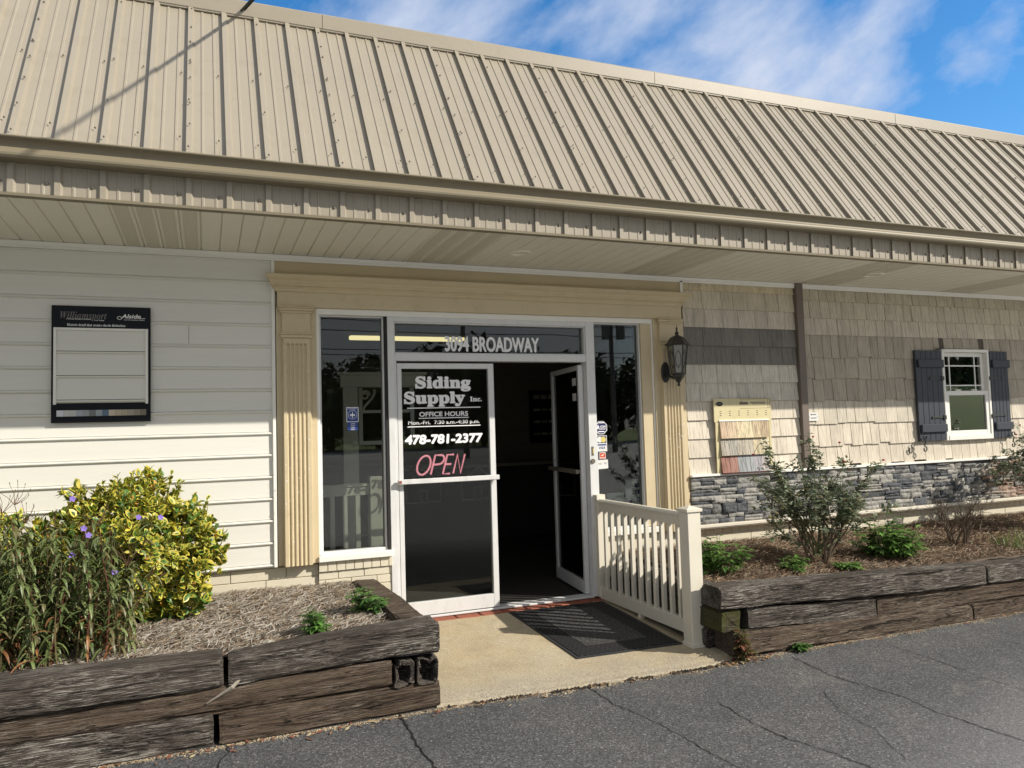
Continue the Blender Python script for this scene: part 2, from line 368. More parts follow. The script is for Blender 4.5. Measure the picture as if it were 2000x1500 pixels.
# ================================================================== STRUCTURE
# ground: one big asphalt sheet
g = MB()
g.poly([(-90, -60, -ZO), (90, -60, -ZO), (90, 6, -ZO), (-90, 6, -ZO)])
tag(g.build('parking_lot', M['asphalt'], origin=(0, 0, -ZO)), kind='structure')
g = MB(); g.poly([(-300, -300, -ZO-.06), (300, -300, -ZO-.06), (300, 300, -ZO-.06), (-300, 300, -ZO-.06)])
tag(g.build('ground', M['grass']), kind='structure')
g = MB()
for k in range(12):
    ya, yb_ = -47-1.6*k, -47-1.6*(k+1); za, zb_ = -ZO-.03+6*math.sin(k/12*1.57), -ZO-.03+6*math.sin((k+1)/12*1.57); g.quad((45, yb_, zb_), (250, yb_, zb_), (250, ya, za), (45, ya, za))
tag(g.build('grass_bank', M['grass']), kind='structure')
g = MB(); g.poly([(-200, -46, -ZO+.02), (200, -46, -ZO+.02), (200, -35, -ZO+.02), (-200, -35, -ZO+.02)])
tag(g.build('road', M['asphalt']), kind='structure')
# concrete slab with a ragged front edge
g = MB(); xs = np.linspace(.78, 2.93, 130); nx = len(xs)
def edge_y(x): 
    b = np.interp(x, [.7, .82, 1.58, 2.67, 3.0], [-1.62, -1.64, -1.70, -1.735, -1.62])
    return b + .016*noise.noise(Vector((x*9, 1, 0))) + .012*noise.noise(Vector((x*31, 4, 0)))
top = lambda x, y: -1.518 + (y+.1)*.0475 + .003*noise.noise(Vector((x*3, y*3, 0)))
ys = np.linspace(0, 1, 40)
for x in xs:
    e = edge_y(x)
    for u in ys:
        y = -.09 + (e+.09)*u; g.v.append((x, y, top(x, y) - (.012 if u > .995 else 0)))
    g.v.append((x, e-.012+.012*noise.noise(Vector((x*20, 9, 0))), -1.60)); g.v.append((x, e-.004, -1.70))
L_ = len(ys)+2
for i in range(nx-1):
    for j in range(L_-1):
        a = i*L_+j; g.f.append((a, a+1, a+L_+1, a+L_)); g.c.append(None)
tag(g.build('concrete_path', M['concrete'], smooth=True), kind='structure')
# cracks in the asphalt
def crack(pts, w, seed):
    r_ = random.Random(seed); m = MB(); P = []
    for (x0, y0), (x1, y1) in zip(pts[:-1], pts[1:]):
        n = max(3, int(math.hypot(x1-x0, y1-y0)/.035))
        for k in range(n): P.append((x0+(x1-x0)*k/n + r_.uniform(-.009, .009), y0+(y1-y0)*k/n + r_.uniform(-.009, .009)))
    P.append(pts[-1]); z = -ZO+.0035
    for k in range(len(P)-1):
        a, b = P[k], P[k+1]; wa = w*1.25*(.45+.9*abs(noise.noise(Vector((k*.35, seed, 0))))); wb = w*1.25*(.45+.9*abs(noise.noise(Vector(((k+1)*.35, seed, 0)))))
        dx, dy = b[0]-a[0], b[1]-a[1]; l = math.hypot(dx, dy) or 1; nx_, ny_ = -dy/l, dx/l
        m.quad((a[0]-nx_*wa, a[1]-ny_*wa, z), (b[0]-nx_*wb, b[1]-ny_*wb, z), (b[0]+nx_*wb, b[1]+ny_*wb, z), (a[0]+nx_*wa, a[1]+ny_*wa, z))
    tag(m.build('pavement_crack', M['crack']), kind='structure')
M['crack'] = paint('crack_dirt', (.008, .007, .006), .95, .5, 30, .6, (.13, .11, .075), 0, dscale=25)
for k, (P_, w_) in enumerate([
    ([(.551, -1.66), (.548, -1.92), (.534, -2.13), (.551, -2.40), (.62, -2.9), (.6, -3.6)], .006),
    ([(1.729, -1.76), (1.728, -2.065), (1.788, -2.304), (1.812, -2.612), (1.827, -2.892), (1.9, -3.5)], .0035),
    ([(3.252, -1.83), (3.196, -2.22), (3.235, -2.505), (3.279, -2.721), (3.238, -2.922), (3.3, -3.6)], .004),
    ([(4.052, -1.9), (4.009, -2.405), (3.974, -2.777), (3.978, -2.93), (4.05, -3.6)], .003),
    ([(2.282, -2.287), (2.251, -2.638), (2.271, -2.887), (2.35, -3.081), (2.381, -3.27), (2.5, -4)], .004),
    ([(4.75, -1.85), (4.8, -2.2), (4.95, -2.5), (5.0, -3.2)], .003),
    ([(-.38, -1.67), (-.36, -1.78), (-.42, -1.9), (-.4, -2.4)], .005),
    ([(2.6, -3.3), (2.75, -3.0), (2.8, -2.7), (2.95, -2.4)], .002)]): crack(P_, w_, k)
# ------------------------------------------------------------------ building
B = thing('commercial_building', (3, 0, -ZO), 'long low shop building with tan metal mansard roof and glass double doors', 'building')
def part(name, mat, *boxes, parent=B, bevel=0): return BX(name, mat, parent, *boxes, bevel=bevel)
SZ = 1.388
# beaded siding
S_ = .1651; prof = []
zt = SZ
prof.append((.0, zt))
for i in range(-1, 14):
    z = 1.16859 - i*S_                      # centre of the bead of course i
    if z+.02 < zt:
        prof += [(-.001, z+.0145), (.005, z+.0140), (.005, z+.0110)]
        for k in range(7):
            w = math.pi*k/6; prof.append((-.004-.0125*math.sin(w), z+.0095*math.cos(w)+.0005))
        prof += [(-.003, z-.011), (.0, z-.013)]
        if i == 13: prof += [(.0, z-.016), (.03, z-.016)]
        else: prof += [(.0, z-.06), (-.001, z-S_+.03)]
m = MB(); m.sheet(prof, -9, .004)
ws = m.build('beaded_siding', M['vinyl'], B)
BX('panel_seam', M['darkgap'], ws, *[(x, x+.0018, -.0026, -.0012, 1.16859-r*S_+.016, 1.16859-(r-1)*S_-.016) for x, r in ((-.86+.31, 3), (-.58, 3), (-2.6, 7))][1:2])
m = MB(); m.prism([(-.022, -.99), (.03, -.99), (.03, SZ-.02), (-.022, SZ-.02)][:4], 0, 1) if False else m.box(.004, .030, -.024, .02, -.992, SZ-.012)
m.build('trim_channel', M['vtrim'], B, bevel=.003)
# wall top trim under the soffit
m = MB(); m.box(-9, 14, -.034, .01, SZ-.032, SZ-.002); m.box(-9, 14, -.03, -.026, SZ-.05, SZ-.032)
m.build('soffit_trim', M['vtrim'], B, bevel=.002)
# foundation, painted block and brick
def blocks(name, x0, x1, rows, y, parent=B, gap=.006):
    m = MB(); m.box(x0, x1, y+.008, y+.12, rows[-1][0], rows[0][1])
    for r_, (za, zb, wd, off) in enumerate(rows):
        x = x0 - off
        while x < x1:
            a, b = max(x, x0), min(x+wd-gap, x1)
            if b-a > .01: m.box(a, b, y - rnd.uniform(0, .002), y+.05, za+gap/2, zb-gap/2)
            x += wd
    return m.build(name, M['block'], parent, bevel=.002)
blocks('block_foundation', -9, .335, [(-1.09, -1.0, .40, .1), (-1.185, -1.09, .40, .25), (-1.385, -1.185, .40, .05)], .03)
blocks('brick_sill_course', .335, .905, [(-1.062, -.984, .068, 0)], -.012)
blocks('brick_foundation', .335, .905, [(-1.125, -1.062, .2, .05), (-1.19, -1.125, .2, .15), (-1.5, -1.19, .4, 0)], .004)
# portico boards
part('wall_board', M['tan2'], (.030, 3.715, -.012, .05, 1.20, SZ-.03))
part('corner_trim', M['vtrim'], (3.715, 3.742, -.03, .03, 1.205, SZ-.03))
m = MB()
cp = [(.04, 1.222), (-.125, 1.222), (-.125, 1.204), (-.112, 1.190), (-.098, 1.178), (-.09, 1.160), (-.085, 1.155), (-.085, 1.143), (-.066, 1.132), (-.056, 1.118), (-.056, 1.108), (-.05, 1.098), (.04, 1.098)]
m.prism(cp, .035, 3.70)
for s_, xw in ((-1, .035), (1, 3.70)):       # mitred returns
    i = len(m.v)
    for y, z in cp: m.v.append((xw, y, z))
    for y, z in cp: m.v.append((xw + s_*max(0, -y-.045), y, z))
    n_ = len(cp)
    for k in range(n_-1): m.f.append((i+k, i+k+1, i+n_+k+1, i+n_+k)); m.c.append(None)
    m.f.append(tuple(range(i+n_, i+2*n_))); m.c.append(None)
m.build('crown_moulding', M['tan'], B)
part('frieze_board', M['tan'], (.045, 3.705, -.045, .05, .982, 1.098), bevel=.002)
def pilaster(x0, x1, zb, lo):
    fl = MB(); fl.box(x0+.028, x1-.028, -.05, .0, zb, .982)
    o = fl.build('pilaster', M['tan'], B, bevel=.002)
    m = MB()
    for (a, b, d) in ((.982-.012, .982+.0, .035), (.95, .970, .026), (.932, .95, .014)): m.box(x0+.028-d*.9, x1-.028+d*.9, -.052-d, -.049, a, b)
    m.build('capital', M['tan'], o, bevel=.004)
    m = MB()
    for (a, b, d) in ((.765, .778, .02), (.740, .765, .012)): m.box(x0+.028-d, x1-.028+d, -.052-d, -.049, a, b)
    m.build('neck_ring', M['tan'], o, bevel=.004)
    # fluted shaft: profile in x, swept in z
    xa, xb = x0+.036, x1-.036; nf = 5; wd = (xb-xa); step = wd*.80/nf; st = xa+wd*.10
    pr = [(xa, -.049), (xa, -.066)]
    for k in range(nf):
        c = st+step*(k+.5); rr = step*.36
        for q in range(9):
            w = math.pi*q/8; pr.append((c-rr*math.cos(w), -.066+rr*1.0*math.sin(w)))
    pr += [(xb, -.066), (xb, -.049)]
    m = MB(); n_ = len(pr); i = 0
    m.prism(pr, zb-.004, .685, axis='z')
    m.build('fluted_shaft', M['tan'], o)
    m = MB(); z0, z1 = .685, .735; m.box(xa, xb, -.066, -.049, z0+.02, z1)   # solid block with round flute tops
    for k in range(nf+1):
        ca = st+step*(k-.5)+step*.36 if k else xa; cb = st+step*(k+.5)-step*.36 if k < nf else xb
        m.box(ca, cb, -.066, -.049, z0, z0+.02)
    for k in range(nf):
        c = st+step*(k+.5); rr = step*.36
        for q in range(6):
            a0, a1 = math.pi*q/6, math.pi*(q+1)/6
            m.prism([(c-rr*math.cos(a0), z0+rr*math.sin(a0)), (c-rr*math.cos(a1), z0+rr*math.sin(a1)), (c-rr*math.cos(a1), z0+.0201), (c-rr*math.cos(a0), z0+.0201)], -.0655, -.05, axis='y')
    m.build('flute_head', M['tan'], o)
    return o
part('side_board', M['tan'], (.036, .336, -.022, .05, -.985, .982), bevel=.002)
pilaster(.048, .318, -.985, 0)
part('side_board', M['tan'], (3.40, 3.735, -.022, .05, -.985, .982), bevel=.002)
pilaster(3.425, 3.705, -.985, 0)
# ---------------- storefront
YG = .055
part('trim_frame', M['vtrim'], (.336, 3.40, -.012, .02, .935, .982), (.336, .360, -.010, .02, -.93, .935), (3.385, 3.40, -.010, .02, -.93, .935), bevel=.003)
part('jamb_board', M['tan'], (3.275, 3.385, .0, .12, -.93, .935), bevel=.002)
part('window_sill', M['vtrim'], (.330, .905, -.045, .12, -.984, -.935), bevel=.005); part('window_sill', M['vtrim'], (2.775, 3.40, -.045, .12, -.984, -.935), bevel=.005)
def win(x0, x1, z0, z1):
    o = BX('storefront_window', M['alu'], B, (x0-.018, x0, 0.02, .1, z0, z1), (x1, x1+.014, 0.02, .1, z0, z1), (x0-.018, x1+.014, .02, .1, z1, z1+.012), (x0-.018, x1+.014, .015, .1, z0-.022, z0), bevel=.002)
    BX('glass', M['glass'], o, (x0, x1, YG, YG+.006, z0, z1)); return o
wl = win(.376, .862, -.913, .923); wr = win(2.80, 3.262, -.913, .923)
part('door_frame', M['alu'], (.900, .955, -.008, .11, -1.5, .935), (.955, 2.70, -.008, .11, .895, .935), (2.70, 2.785, -.008, .11, -1.5, .935),
     (.955, 2.70, -.004, .11, .575, .637), (.955, .972, .0, .11, -1.5, .575), bevel=.003)
part('sealant_joint', M['darkgap'], (.878, .899, -.002, .1, -1.0, .935), (.898, 2.79, -.004, .05, .936, .941))
tr_ = BX('transom_window', M['alu'], B, (.955, .965, .01, .1, .637, .895), (2.69, 2.70, .01, .1, .637, .895), (.965, 2.69, .01, .1, .885, .895), (.965, 2.69, .01, .1, .637, .645))
BX('glass', M['glass'], tr_, (.965, 2.69, YG, YG+.006, .645, .885))
part('foundation_return', M['block'], (3.27, 3.745, .01, .12, -1.5, -.99), (2.786, 3.27, .01, .12, -1.5, -.985))
m = MB(); x = .80
while x < 2.78:
    m.box(x, x+.196, -.105, .03, -1.60, -1.512 + rnd.uniform(-.002, .002)); x += .205
m.build('brick_threshold', M['brick'], B, bevel=.006)
part('metal_threshold', M['alu'], (.972, 2.70, -.01, .12, -1.508, -1.492), bevel=.003)
# text
def text(body, x0, x1, z0, z1, y, mat, parent, name='lettering', off=0, shear=0, thick=.0015):
    c = bpy.data.curves.new('t', 'FONT'); c.body = body; c.shear = shear; c.resolution_u = 4
    to = bpy.data.objects.new('t', c); COL.objects.link(to); bpy.context.view_layer.update()
    me = bpy.data.meshes.new_from_object(to.evaluated_get(bpy.context.evaluated_depsgraph_get())); bpy.data.objects.remove(to)
    vs = np.array([v.co[:] for v in me.vertices]); a = vs.min(0); b = vs.max(0)
    fs = [tuple(p.vertices) for p in me.polygons]; bpy.data.meshes.remove(me)
    mb = MB(); e = off*.5*min((x1-x0)/(b[0]-a[0]), (z1-z0)/(b[1]-a[1])) if off else 0
    sx = (x1-x0-2*e)/(b[0]-a[0]); sz = (z1-z0-2*e)/(b[1]-a[1])
    sh_ = [(0, 0)] + ([(e*math.cos(w), e*math.sin(w)) for w in [2*math.pi*k/8 for k in range(8)]] if off else [])
    for q, (dx_, dz_) in enumerate(sh_):
        i0 = len(mb.v); mb.v += [(x0+e+dx_+(p[0]-a[0])*sx, y-.00005*q, z0+e+dz_+(p[1]-a[1])*sz) for p in vs]
        mb.f += [tuple(i0+k for k in f) for f in fs]; mb.c += [None]*len(fs)
    o = mb.build(name, mat, parent); return o
def mathbold(s):
    o = ''
    for ch in s:
        if 'A' <= ch <= 'Z': o += chr(0x1D400+ord(ch)-65)
        elif 'a' <= ch <= 'z': o += chr(0x1D41A+ord(ch)-97)
        elif '0' <= ch <= '9': o += chr(0x1D7CE+ord(ch)-48)
        else: o += ch
    return o
def mathbi(s):
    o = ''
    for ch in s:
        if 'A' <= ch <= 'Z': o += chr(0x1D468+ord(ch)-65)
        elif 'a' <= ch <= 'z': o += chr(0x1D482+ord(ch)-97)
        else: o += ch
    return o
YT = YG-.002
text('3094 BROADWAY', 1.40, 2.268, .660, .792, YT, M['white'], tr_, off=0.085)
# left leaf
def leaf_boxes(w, z0, z1, st=.05, bt=.11, tp=.045):
    return [(0, st*.75, 0, .045, z0, z1), (w-st, w, 0, .045, z0, z1), (st*.75, w-st, 0, .045, z1-tp, z1), (st*.75, w-st, 0, .045, z0, z0+bt)]
D1 = BX('glass_door', M['alu'], B, *[(a+.976, b+.976, c+.005, d+.005, e, f) for a, b, c, d, e, f in leaf_boxes(.838, -1.485, .556)], bevel=.003)
gx0, gx1, gz0, gz1 = 1.0135, 1.764, -1.375, .511
BX('glass', M['glass3'], D1, (gx0, gx1, .027, .033, gz0, gz1))
m = MB(); m.box(.958, 1.822, -.052, -.026, -.425, -.385); m.box(.975, 1.0, -.026, .004, -.42, -.39); m.box(1.785, 1.81, -.026, .004, -.42, -.39)
m.build('push_bar', M['alu'], D1, bevel=.004)
BX('rust_bolt', M['brick'], D1, (.964, .984, -.0545, -.0515, -.416, -.394)); YL = .0255
text(mathbold('Siding'), 1.131, 1.612, .322, .450, YL, M['white'], D1, off=0.075)
text(mathbold('Supply'), 1.034, 1.560, .196, .325, YL, M['white'], D1, off=0.075)
text(mathbold('Inc.'), 1.602, 1.708, .236, .277, YL, M['white'], D1, off=0.044)
text('OFFICE HOURS', 1.160, 1.582, .116, .156, YL, M['white'], D1, off=0.057)
text('Mon.-Fri.  7:30 a.m.-4:30 p.m.', 1.066, 1.682, .044, .084, YL, M['white'], D1, off=.030)
text('478-781-2377', 1.035, 1.708, -.110, -.030, YL, M['white'], D1, off=0.092, shear=.08)
BX('lettering_rule', M['white'], D1, (1.060, 1.694, YL, YL+.0012, .184, .192), (1.155, 1.586, YL, YL+.0012, .100, .107), (1.060, 1.690, YL, YL+.0012, .032, .039))
# right leaf, swung inwards (its own little frame of reference)
D2 = thing('glass_door', (2.694, .06, -1.485), None, None, parent=B); D2.rotation_euler = (0, 0, R(82.5))
del D2['_w']
D2['_w'] = [0, 0, 0]
def D2p(name, mat, *bx, parent=None, bevel=0):
    m_ = MB()
    for b in bx: m_.box(*b)
    o = m_.build(name, mat, parent or D2, bevel=bevel, origin=(0, 0, 0)); o.location = (0, 0, 0); return o
D2p('door_leaf', M['alu'], *leaf_boxes(.838, 0, 2.04), bevel=.003)
D2p('glass', M['glass'], (.0375, .788, .02, .026, .11, 1.995))
D2p('push_bar', M['steel'], (.0, .84, .07, .095, 1.06, 1.10), (.01, .035, .045, .07, 1.065, 1.095), (.8, .825, .045, .07, 1.065, 1.095), bevel=.004)
D2p('notice', M['card'], (.12, .22, .0275, .029, 1.86, 1.93)); D2p('notice', M['card'], (.12, .22, .0275, .029, 1.72, 1.79))
# deadlock on the mullion
m = MB(); m.box(2.722, 2.742, -.012, -.0075, -.262, -.182); lk = m.build('strike_plate', M['steel'], B)
m = MB(); i = 0
m.prism([(2.730+.022*math.cos(w), -.312+.022*math.sin(w)) for w in [2*math.pi*k/16 for k in range(16)]], -.018, -.0075, axis='y'); m.build('lock_cylinder', M['steel'], B, bevel=.002)
BX('latch_bolt', M['yellow'], lk, (2.731, 2.740, -.0145, -.0118, -.245, -.2))
# stickers
def sticker(name, parent, pts, y, mat):
    m = MB(); m.poly([(x, y, z) for x, z in pts]); return m.build(name, mat, parent)
def rect(x0, x1, z0, z1): return [(x0, z0), (x1, z0), (x1, z1), (x0, z1)]
def octa(cx, cz, r_): return [(cx+r_*math.cos(R(22.5+45*k)), cz+r_*math.sin(R(22.5+45*k))) for k in range(8)]
def disc(cx, cz, r_, n=20): return [(cx+r_*math.cos(2*math.pi*k/n), cz+r_*math.sin(2*math.pi*k/n)) for k in range(n)]
y = YG-.0015; e = .0006
s_ = sticker('security_sticker', wr, octa(2.860, -.017, .064), y, M['white']); s_['_w'] = list(wr['_w'])
sticker('sticker_face', s_, octa(2.860, -.017, .058), y-e, M['navy'])
text('A', 2.812, 2.842, -.033, .010, y-2*e, M['white'], s_, off=0.066); text('-COM', 2.842, 2.905, -.018, .002, y-2*e, M['white'], s_, off=0.066)
sticker('sticker_rule', s_, rect(2.842, 2.905, -.032, -.026), y-2*e, M['white']); sticker('sticker_rule', s_, rect(2.828, 2.892, -.057, -.048), y-2*e, M['white']); sticker('sticker_rule', s_, rect(2.832, 2.888, .024, .032), y-2*e, M['white'])
s_ = sticker('card_sticker', wr, rect(2.806, 2.913, -.232, -.088), y, M['card'])
sticker('sticker_face', s_, rect(2.812, 2.907, -.156, -.094), y-e, M['navy']); sticker('sticker_disc', s_, disc(2.840, -.125, .0265), y-2*e, M['card']); sticker('sticker_disc', s_, disc(2.877, -.125, .0265), y-3*e, M['yellow'])
sticker('sticker_band', s_, rect(2.815, 2.905, -.179, -.166), y-e, M['blue']); text('VISA', 2.828, 2.893, -.210, -.188, y-e, M['blue'], s_, off=0.044, shear=.3)
s_ = sticker('red_sticker', wr, rect(2.832, 2.896, -.300, -.240), y, M['card']); sticker('sticker_face', s_, rect(2.836, 2.892, -.284, -.245), y-e, M['red'])
sticker('sticker_mark', s_, [(2.842, -.268), (2.860, -.262), (2.888, -.248), (2.862, -.274)], y-2*e, M['card']); sticker('sticker_band', s_, rect(2.838, 2.890, -.296, -.289), y-e, M['red'])
s_ = sticker('faded_sticker', wr, [(2.800, -.392), (2.918, -.386), (2.916, -.306), (2.802, -.310)], y, M['card']); text('DISC', 2.815, 2.855, -.350, -.334, y-e, M['greyink'], s_); text('VER', 2.872, 2.903, -.348, -.332, y-e, M['greyink'], s_)
s_ = sticker('member_sticker', wl, rect(.573, .668, .087, .205), y, M['white']); sticker('sticker_face', s_, rect(.578, .663, .092, .200), y-e, M['blue'])
ring = MB(); n_ = 24
for k in range(n_):
    a0, a1 = 2*math.pi*k/n_, 2*math.pi*(k+1)/n_; c0 = (.6205, .145)
    ring.quad(*[(c0[0]+r_*math.cos(a), y-2*e, c0[1]+r_*math.sin(a)) for r_, a in ((.036, a0), (.036, a1), (.0335, a1), (.0335, a0))])
ring.build('sticker_ring', M['white'], s_)
text('BBB', .600, .641, .134, .151, y-2*e, M['white'], s_, off=0.066); text('MEMBER', .586, .655, .187, .196, y-2*e, M['white'], s_)
sticker('sticker_mark', s_, rect(.618, .623, .118, .168), y-1.6*e, M['white'])
s_ = sticker('year_sticker', wl, rect(.580, .662, .022, .086), y, M['blue'])
for k, t_ in enumerate(('2004', '2005', '2006', '2007')): text(t_, .604, .640, .073-.015*k-.004, .073-.015*k+.005, y-e, M['white'], s_)
# ---------------- soffit
m = MB(); YF = -1.1666
x = -9.0; gstep = .127
while x < 26:
    m.quad((x+.006, YF, SZ-.0), (x+gstep-.006, YF, SZ), (x+gstep-.006, .01, SZ), (x+.006, .01, SZ))
    m.quad((x+gstep-.006, YF, SZ), (x+gstep, YF, SZ+.011), (x+gstep, .01, SZ+.011), (x+gstep-.006, .01, SZ))
    m.quad((x+gstep, YF, SZ+.011), (x+gstep+.006, YF, SZ), (x+gstep+.006, .01, SZ), (x+gstep, .01, SZ+.011)); x += gstep
sf = m.build('soffit', M['soffit'], B)
def mat_vent():
    m, t, p = base('vent_strip', .6)
    tcn = nn(t, 'ShaderNodeTexCoord'); v = nn(t, 'ShaderNodeTexVoronoi', Scale=115.0); v.inputs['Randomness'].default_value = 0
    t.links.new(tcn.outputs['Object'], v.inputs['Vector'])
    c = mixc(t, ramp(t, v.outputs['Distance'], [(.30, 1), (.42, 0)]), (.66, .625, .51), (.14, .125, .09)); t.links.new(c, p.inputs['Base Color']); return m
M['vent'] = mat_vent()
for x0 in (-3.055, -1.023, 1.009, 3.041, 5.073, 7.105, 9.137):
    m = MB(); xb = -9 + round((x0+9)/gstep)*gstep
    for k in range(4): m.quad((xb+k*gstep+.02, YF+.02, SZ-.002), (xb+(k+1)*gstep-.02, YF+.02, SZ-.002), (xb+(k+1)*gstep-.02, -.035, SZ-.002), (xb+k*gstep+.02, -.035, SZ-.002))
    m.build('vent_strip', M['vent'], sf)
for cx_, cy_ in ((1.85, -.56), (5.55, -.60)):
    m = MB()
    for k in range(28):
        a0, a1 = 2*math.pi*k/28, 2*math.pi*(k+1)/28
        for ra, rb, za, zb in ((.098, .090, SZ-.001, SZ-.012), (.090, .062, SZ-.012, SZ-.008), (.062, .055, SZ-.008, SZ+.03), (.055, 0.001, SZ+.006, SZ+.006)):
            m.quad((cx_+ra*math.cos(a0), cy_+ra*math.sin(a0), za), (cx_+ra*math.cos(a1), cy_+ra*math.sin(a1), za), (cx_+rb*math.cos(a1), cy_+rb*math.sin(a1), zb), (cx_+rb*math.cos(a0), cy_+rb*math.sin(a0), zb))
    m.build('recessed_light', M['soffit'], B)
# ---------------- ribbed metal
XF = -1.46650; RP = .2286
def ribs(x0, n):
    """(x, h) outline of agricultural panel: major rib each 9 in with two minor ribs between"""
    o = []
    for k in range(n):
        c = x0+k*RP
        o += [(c-.011, 0), (c-.018, .027), (c+.012, .027), (c+.024, 0)]
        for q in (1, 2):
            d = c+RP*q/3; o += [(d-.010, 0), (d-.006, .0055), (d+.005, .0055), (d+.010, 0)]
    return o
RN = 150; RX0 = XF - 33*RP
pr = ribs(RX0, RN)
YE, ZE, YR, ZR = -1.195, 1.700, -.10, 3.19      # eave and ridge of the mansard
nrm = Vector((0, -(ZR-ZE), (YR-YE))).normalized()
m = MB(); dy, dz = (YR-YE), (ZR-ZE); el = math.hypot(dy, dz); ey, ez = YE-.02*dy/el, ZE-.06*dz/el
for x, h in pr: m.v.append((x, ey+nrm.y*h, ez+nrm.z*h)); m.v.append((x, YR+nrm.y*h, ZR+nrm.z*h))
for k in range(len(pr)-1): m.f.append((2*k, 2*k+2, 2*k+3, 2*k+1)); m.c.append(None)
rf = m.build('metal_roof', M['roof'], B)
m = MB()
def screw(x, t, h=0.0, r_=.0042):
    p = Vector((x, YE+dy*t, ZE+dz*t)) + nrm*h; m.tube([p, p+nrm*.004, p+nrm*.005], [r_*1.5, r_*1.5, r_], 6); m.tube([p+nrm*.005, p+nrm*.010], [r_, r_*.8], 6)
for k in range(RN):
    c = RX0+k*RP
    for t_ in (.09, .50): screw(c-.055+rnd.uniform(-.004, .004), t_+rnd.uniform(-.006, .006))
    if k % 4 == 1:
        for t_ in (.03, .16, .3, .31, .44, .56, .57, .72, .83, .95): screw(c+rnd.uniform(-.005, .005), t_+rnd.uniform(-.02, .02), .025)
    elif k % 4 == 3 and rnd.random() < .6:
        for t_ in (.04, .25, .52, .9): screw(c+rnd.uniform(-.005, .005), t_+rnd.uniform(-.03, .03), .025)
tag(m.build('roof_screws', M['steel'], rf), kind='stuff')
m = MB(); m.prism([(YR-.034, ZR-.022), (YR-.034, ZR-.010), (YR-.040, ZR-.008), (YR-.040, ZR+.105), (YR-.03, ZR+.115), (.25, ZR+.10), (.25, ZR+.05), (.0, ZR-.03)], RX0, RX0+RN*RP)
m.build('roof_cap', M['roof'], B, bevel=.002)
part('roof_deck', M['roof'], (RX0, RX0+RN*RP, -.02, 7, ZR-.1, ZR-.06))
for k in range(-1, 4):
    m = MB(); m.quad((k*3.05+.4, YR-.0412, ZR-.012), (k*3.05+.403, YR-.0412, ZR-.012), (k*3.05+.403, YR-.0412, ZR+.10), (k*3.05+.4, YR-.0412, ZR+.10)); m.build('cap_joint', M['darkgap'], B)
# fascia panel (vertical)
m = MB()
for x, h in pr: m.v.append((x, YF-h*.62, SZ-.004)); m.v.append((x, YF-h*.62, ZE-.02))
for k in range(len(pr)-1): m.f.append((2*k, 2*k+2, 2*k+3, 2*k+1)); m.c.append(None)
fp = m.build('fascia_panel', M['roof'], B)
m = MB()
for k in range(RN):
    c = RX0+k*RP-.055; z = 1.455+rnd.uniform(-.004, .004); m.tube([(c, YF, z), (c, YF-.005, z), (c, YF-.006, z)], [.010, .010, .007], 8); m.tube([(c, YF-.006, z), (c, YF-.013, z)], [.006, .005], 6)
tag(m.build('fascia_screws', M['steel'], fp), kind='stuff')
m = MB(); m.prism([(YF+.03, SZ-.018), (YF-.024, SZ-.018), (YF-.026, SZ-.002), (YF-.021, SZ-.002), (YF-.019, SZ-.013), (YF+.03, SZ-.013)], RX0, RX0+RN*RP)
m.build('fascia_trim', M['gutter'], B)
# gutter: K profile, open at the top
gy = -1.196
K = [(gy, 1.672), (gy, 1.553), (gy-.062, 1.553), (gy-.076, 1.558), (gy-.085, 1.570), (gy-.087, 1.582), (gy-.083, 1.594), (gy-.073, 1.605), (gy-.067, 1.618), (gy-.068, 1.634), (gy-.078, 1.648), (gy-.094, 1.657), (gy-.108, 1.661), (gy-.112, 1.667), (gy-.108, 1.673), (gy-.100, 1.671)]
m = MB(); m.sheet(K, RX0, RX0+RN*RP)
m.sheet([(a+.0022, b+.002) for a, b in K[1:]][::-1], RX0, RX0+RN*RP)
gt = m.build('gutter', M['gutter'], B)
part('gutter_back', M['gutter'], (RX0, RX0+RN*RP, gy+.002, YF+.05, 1.56, 1.70))
BX('gutter_seam', M['gutter'], gt, (7.55, 7.58, gy-.089, gy, 1.549, 1.60))
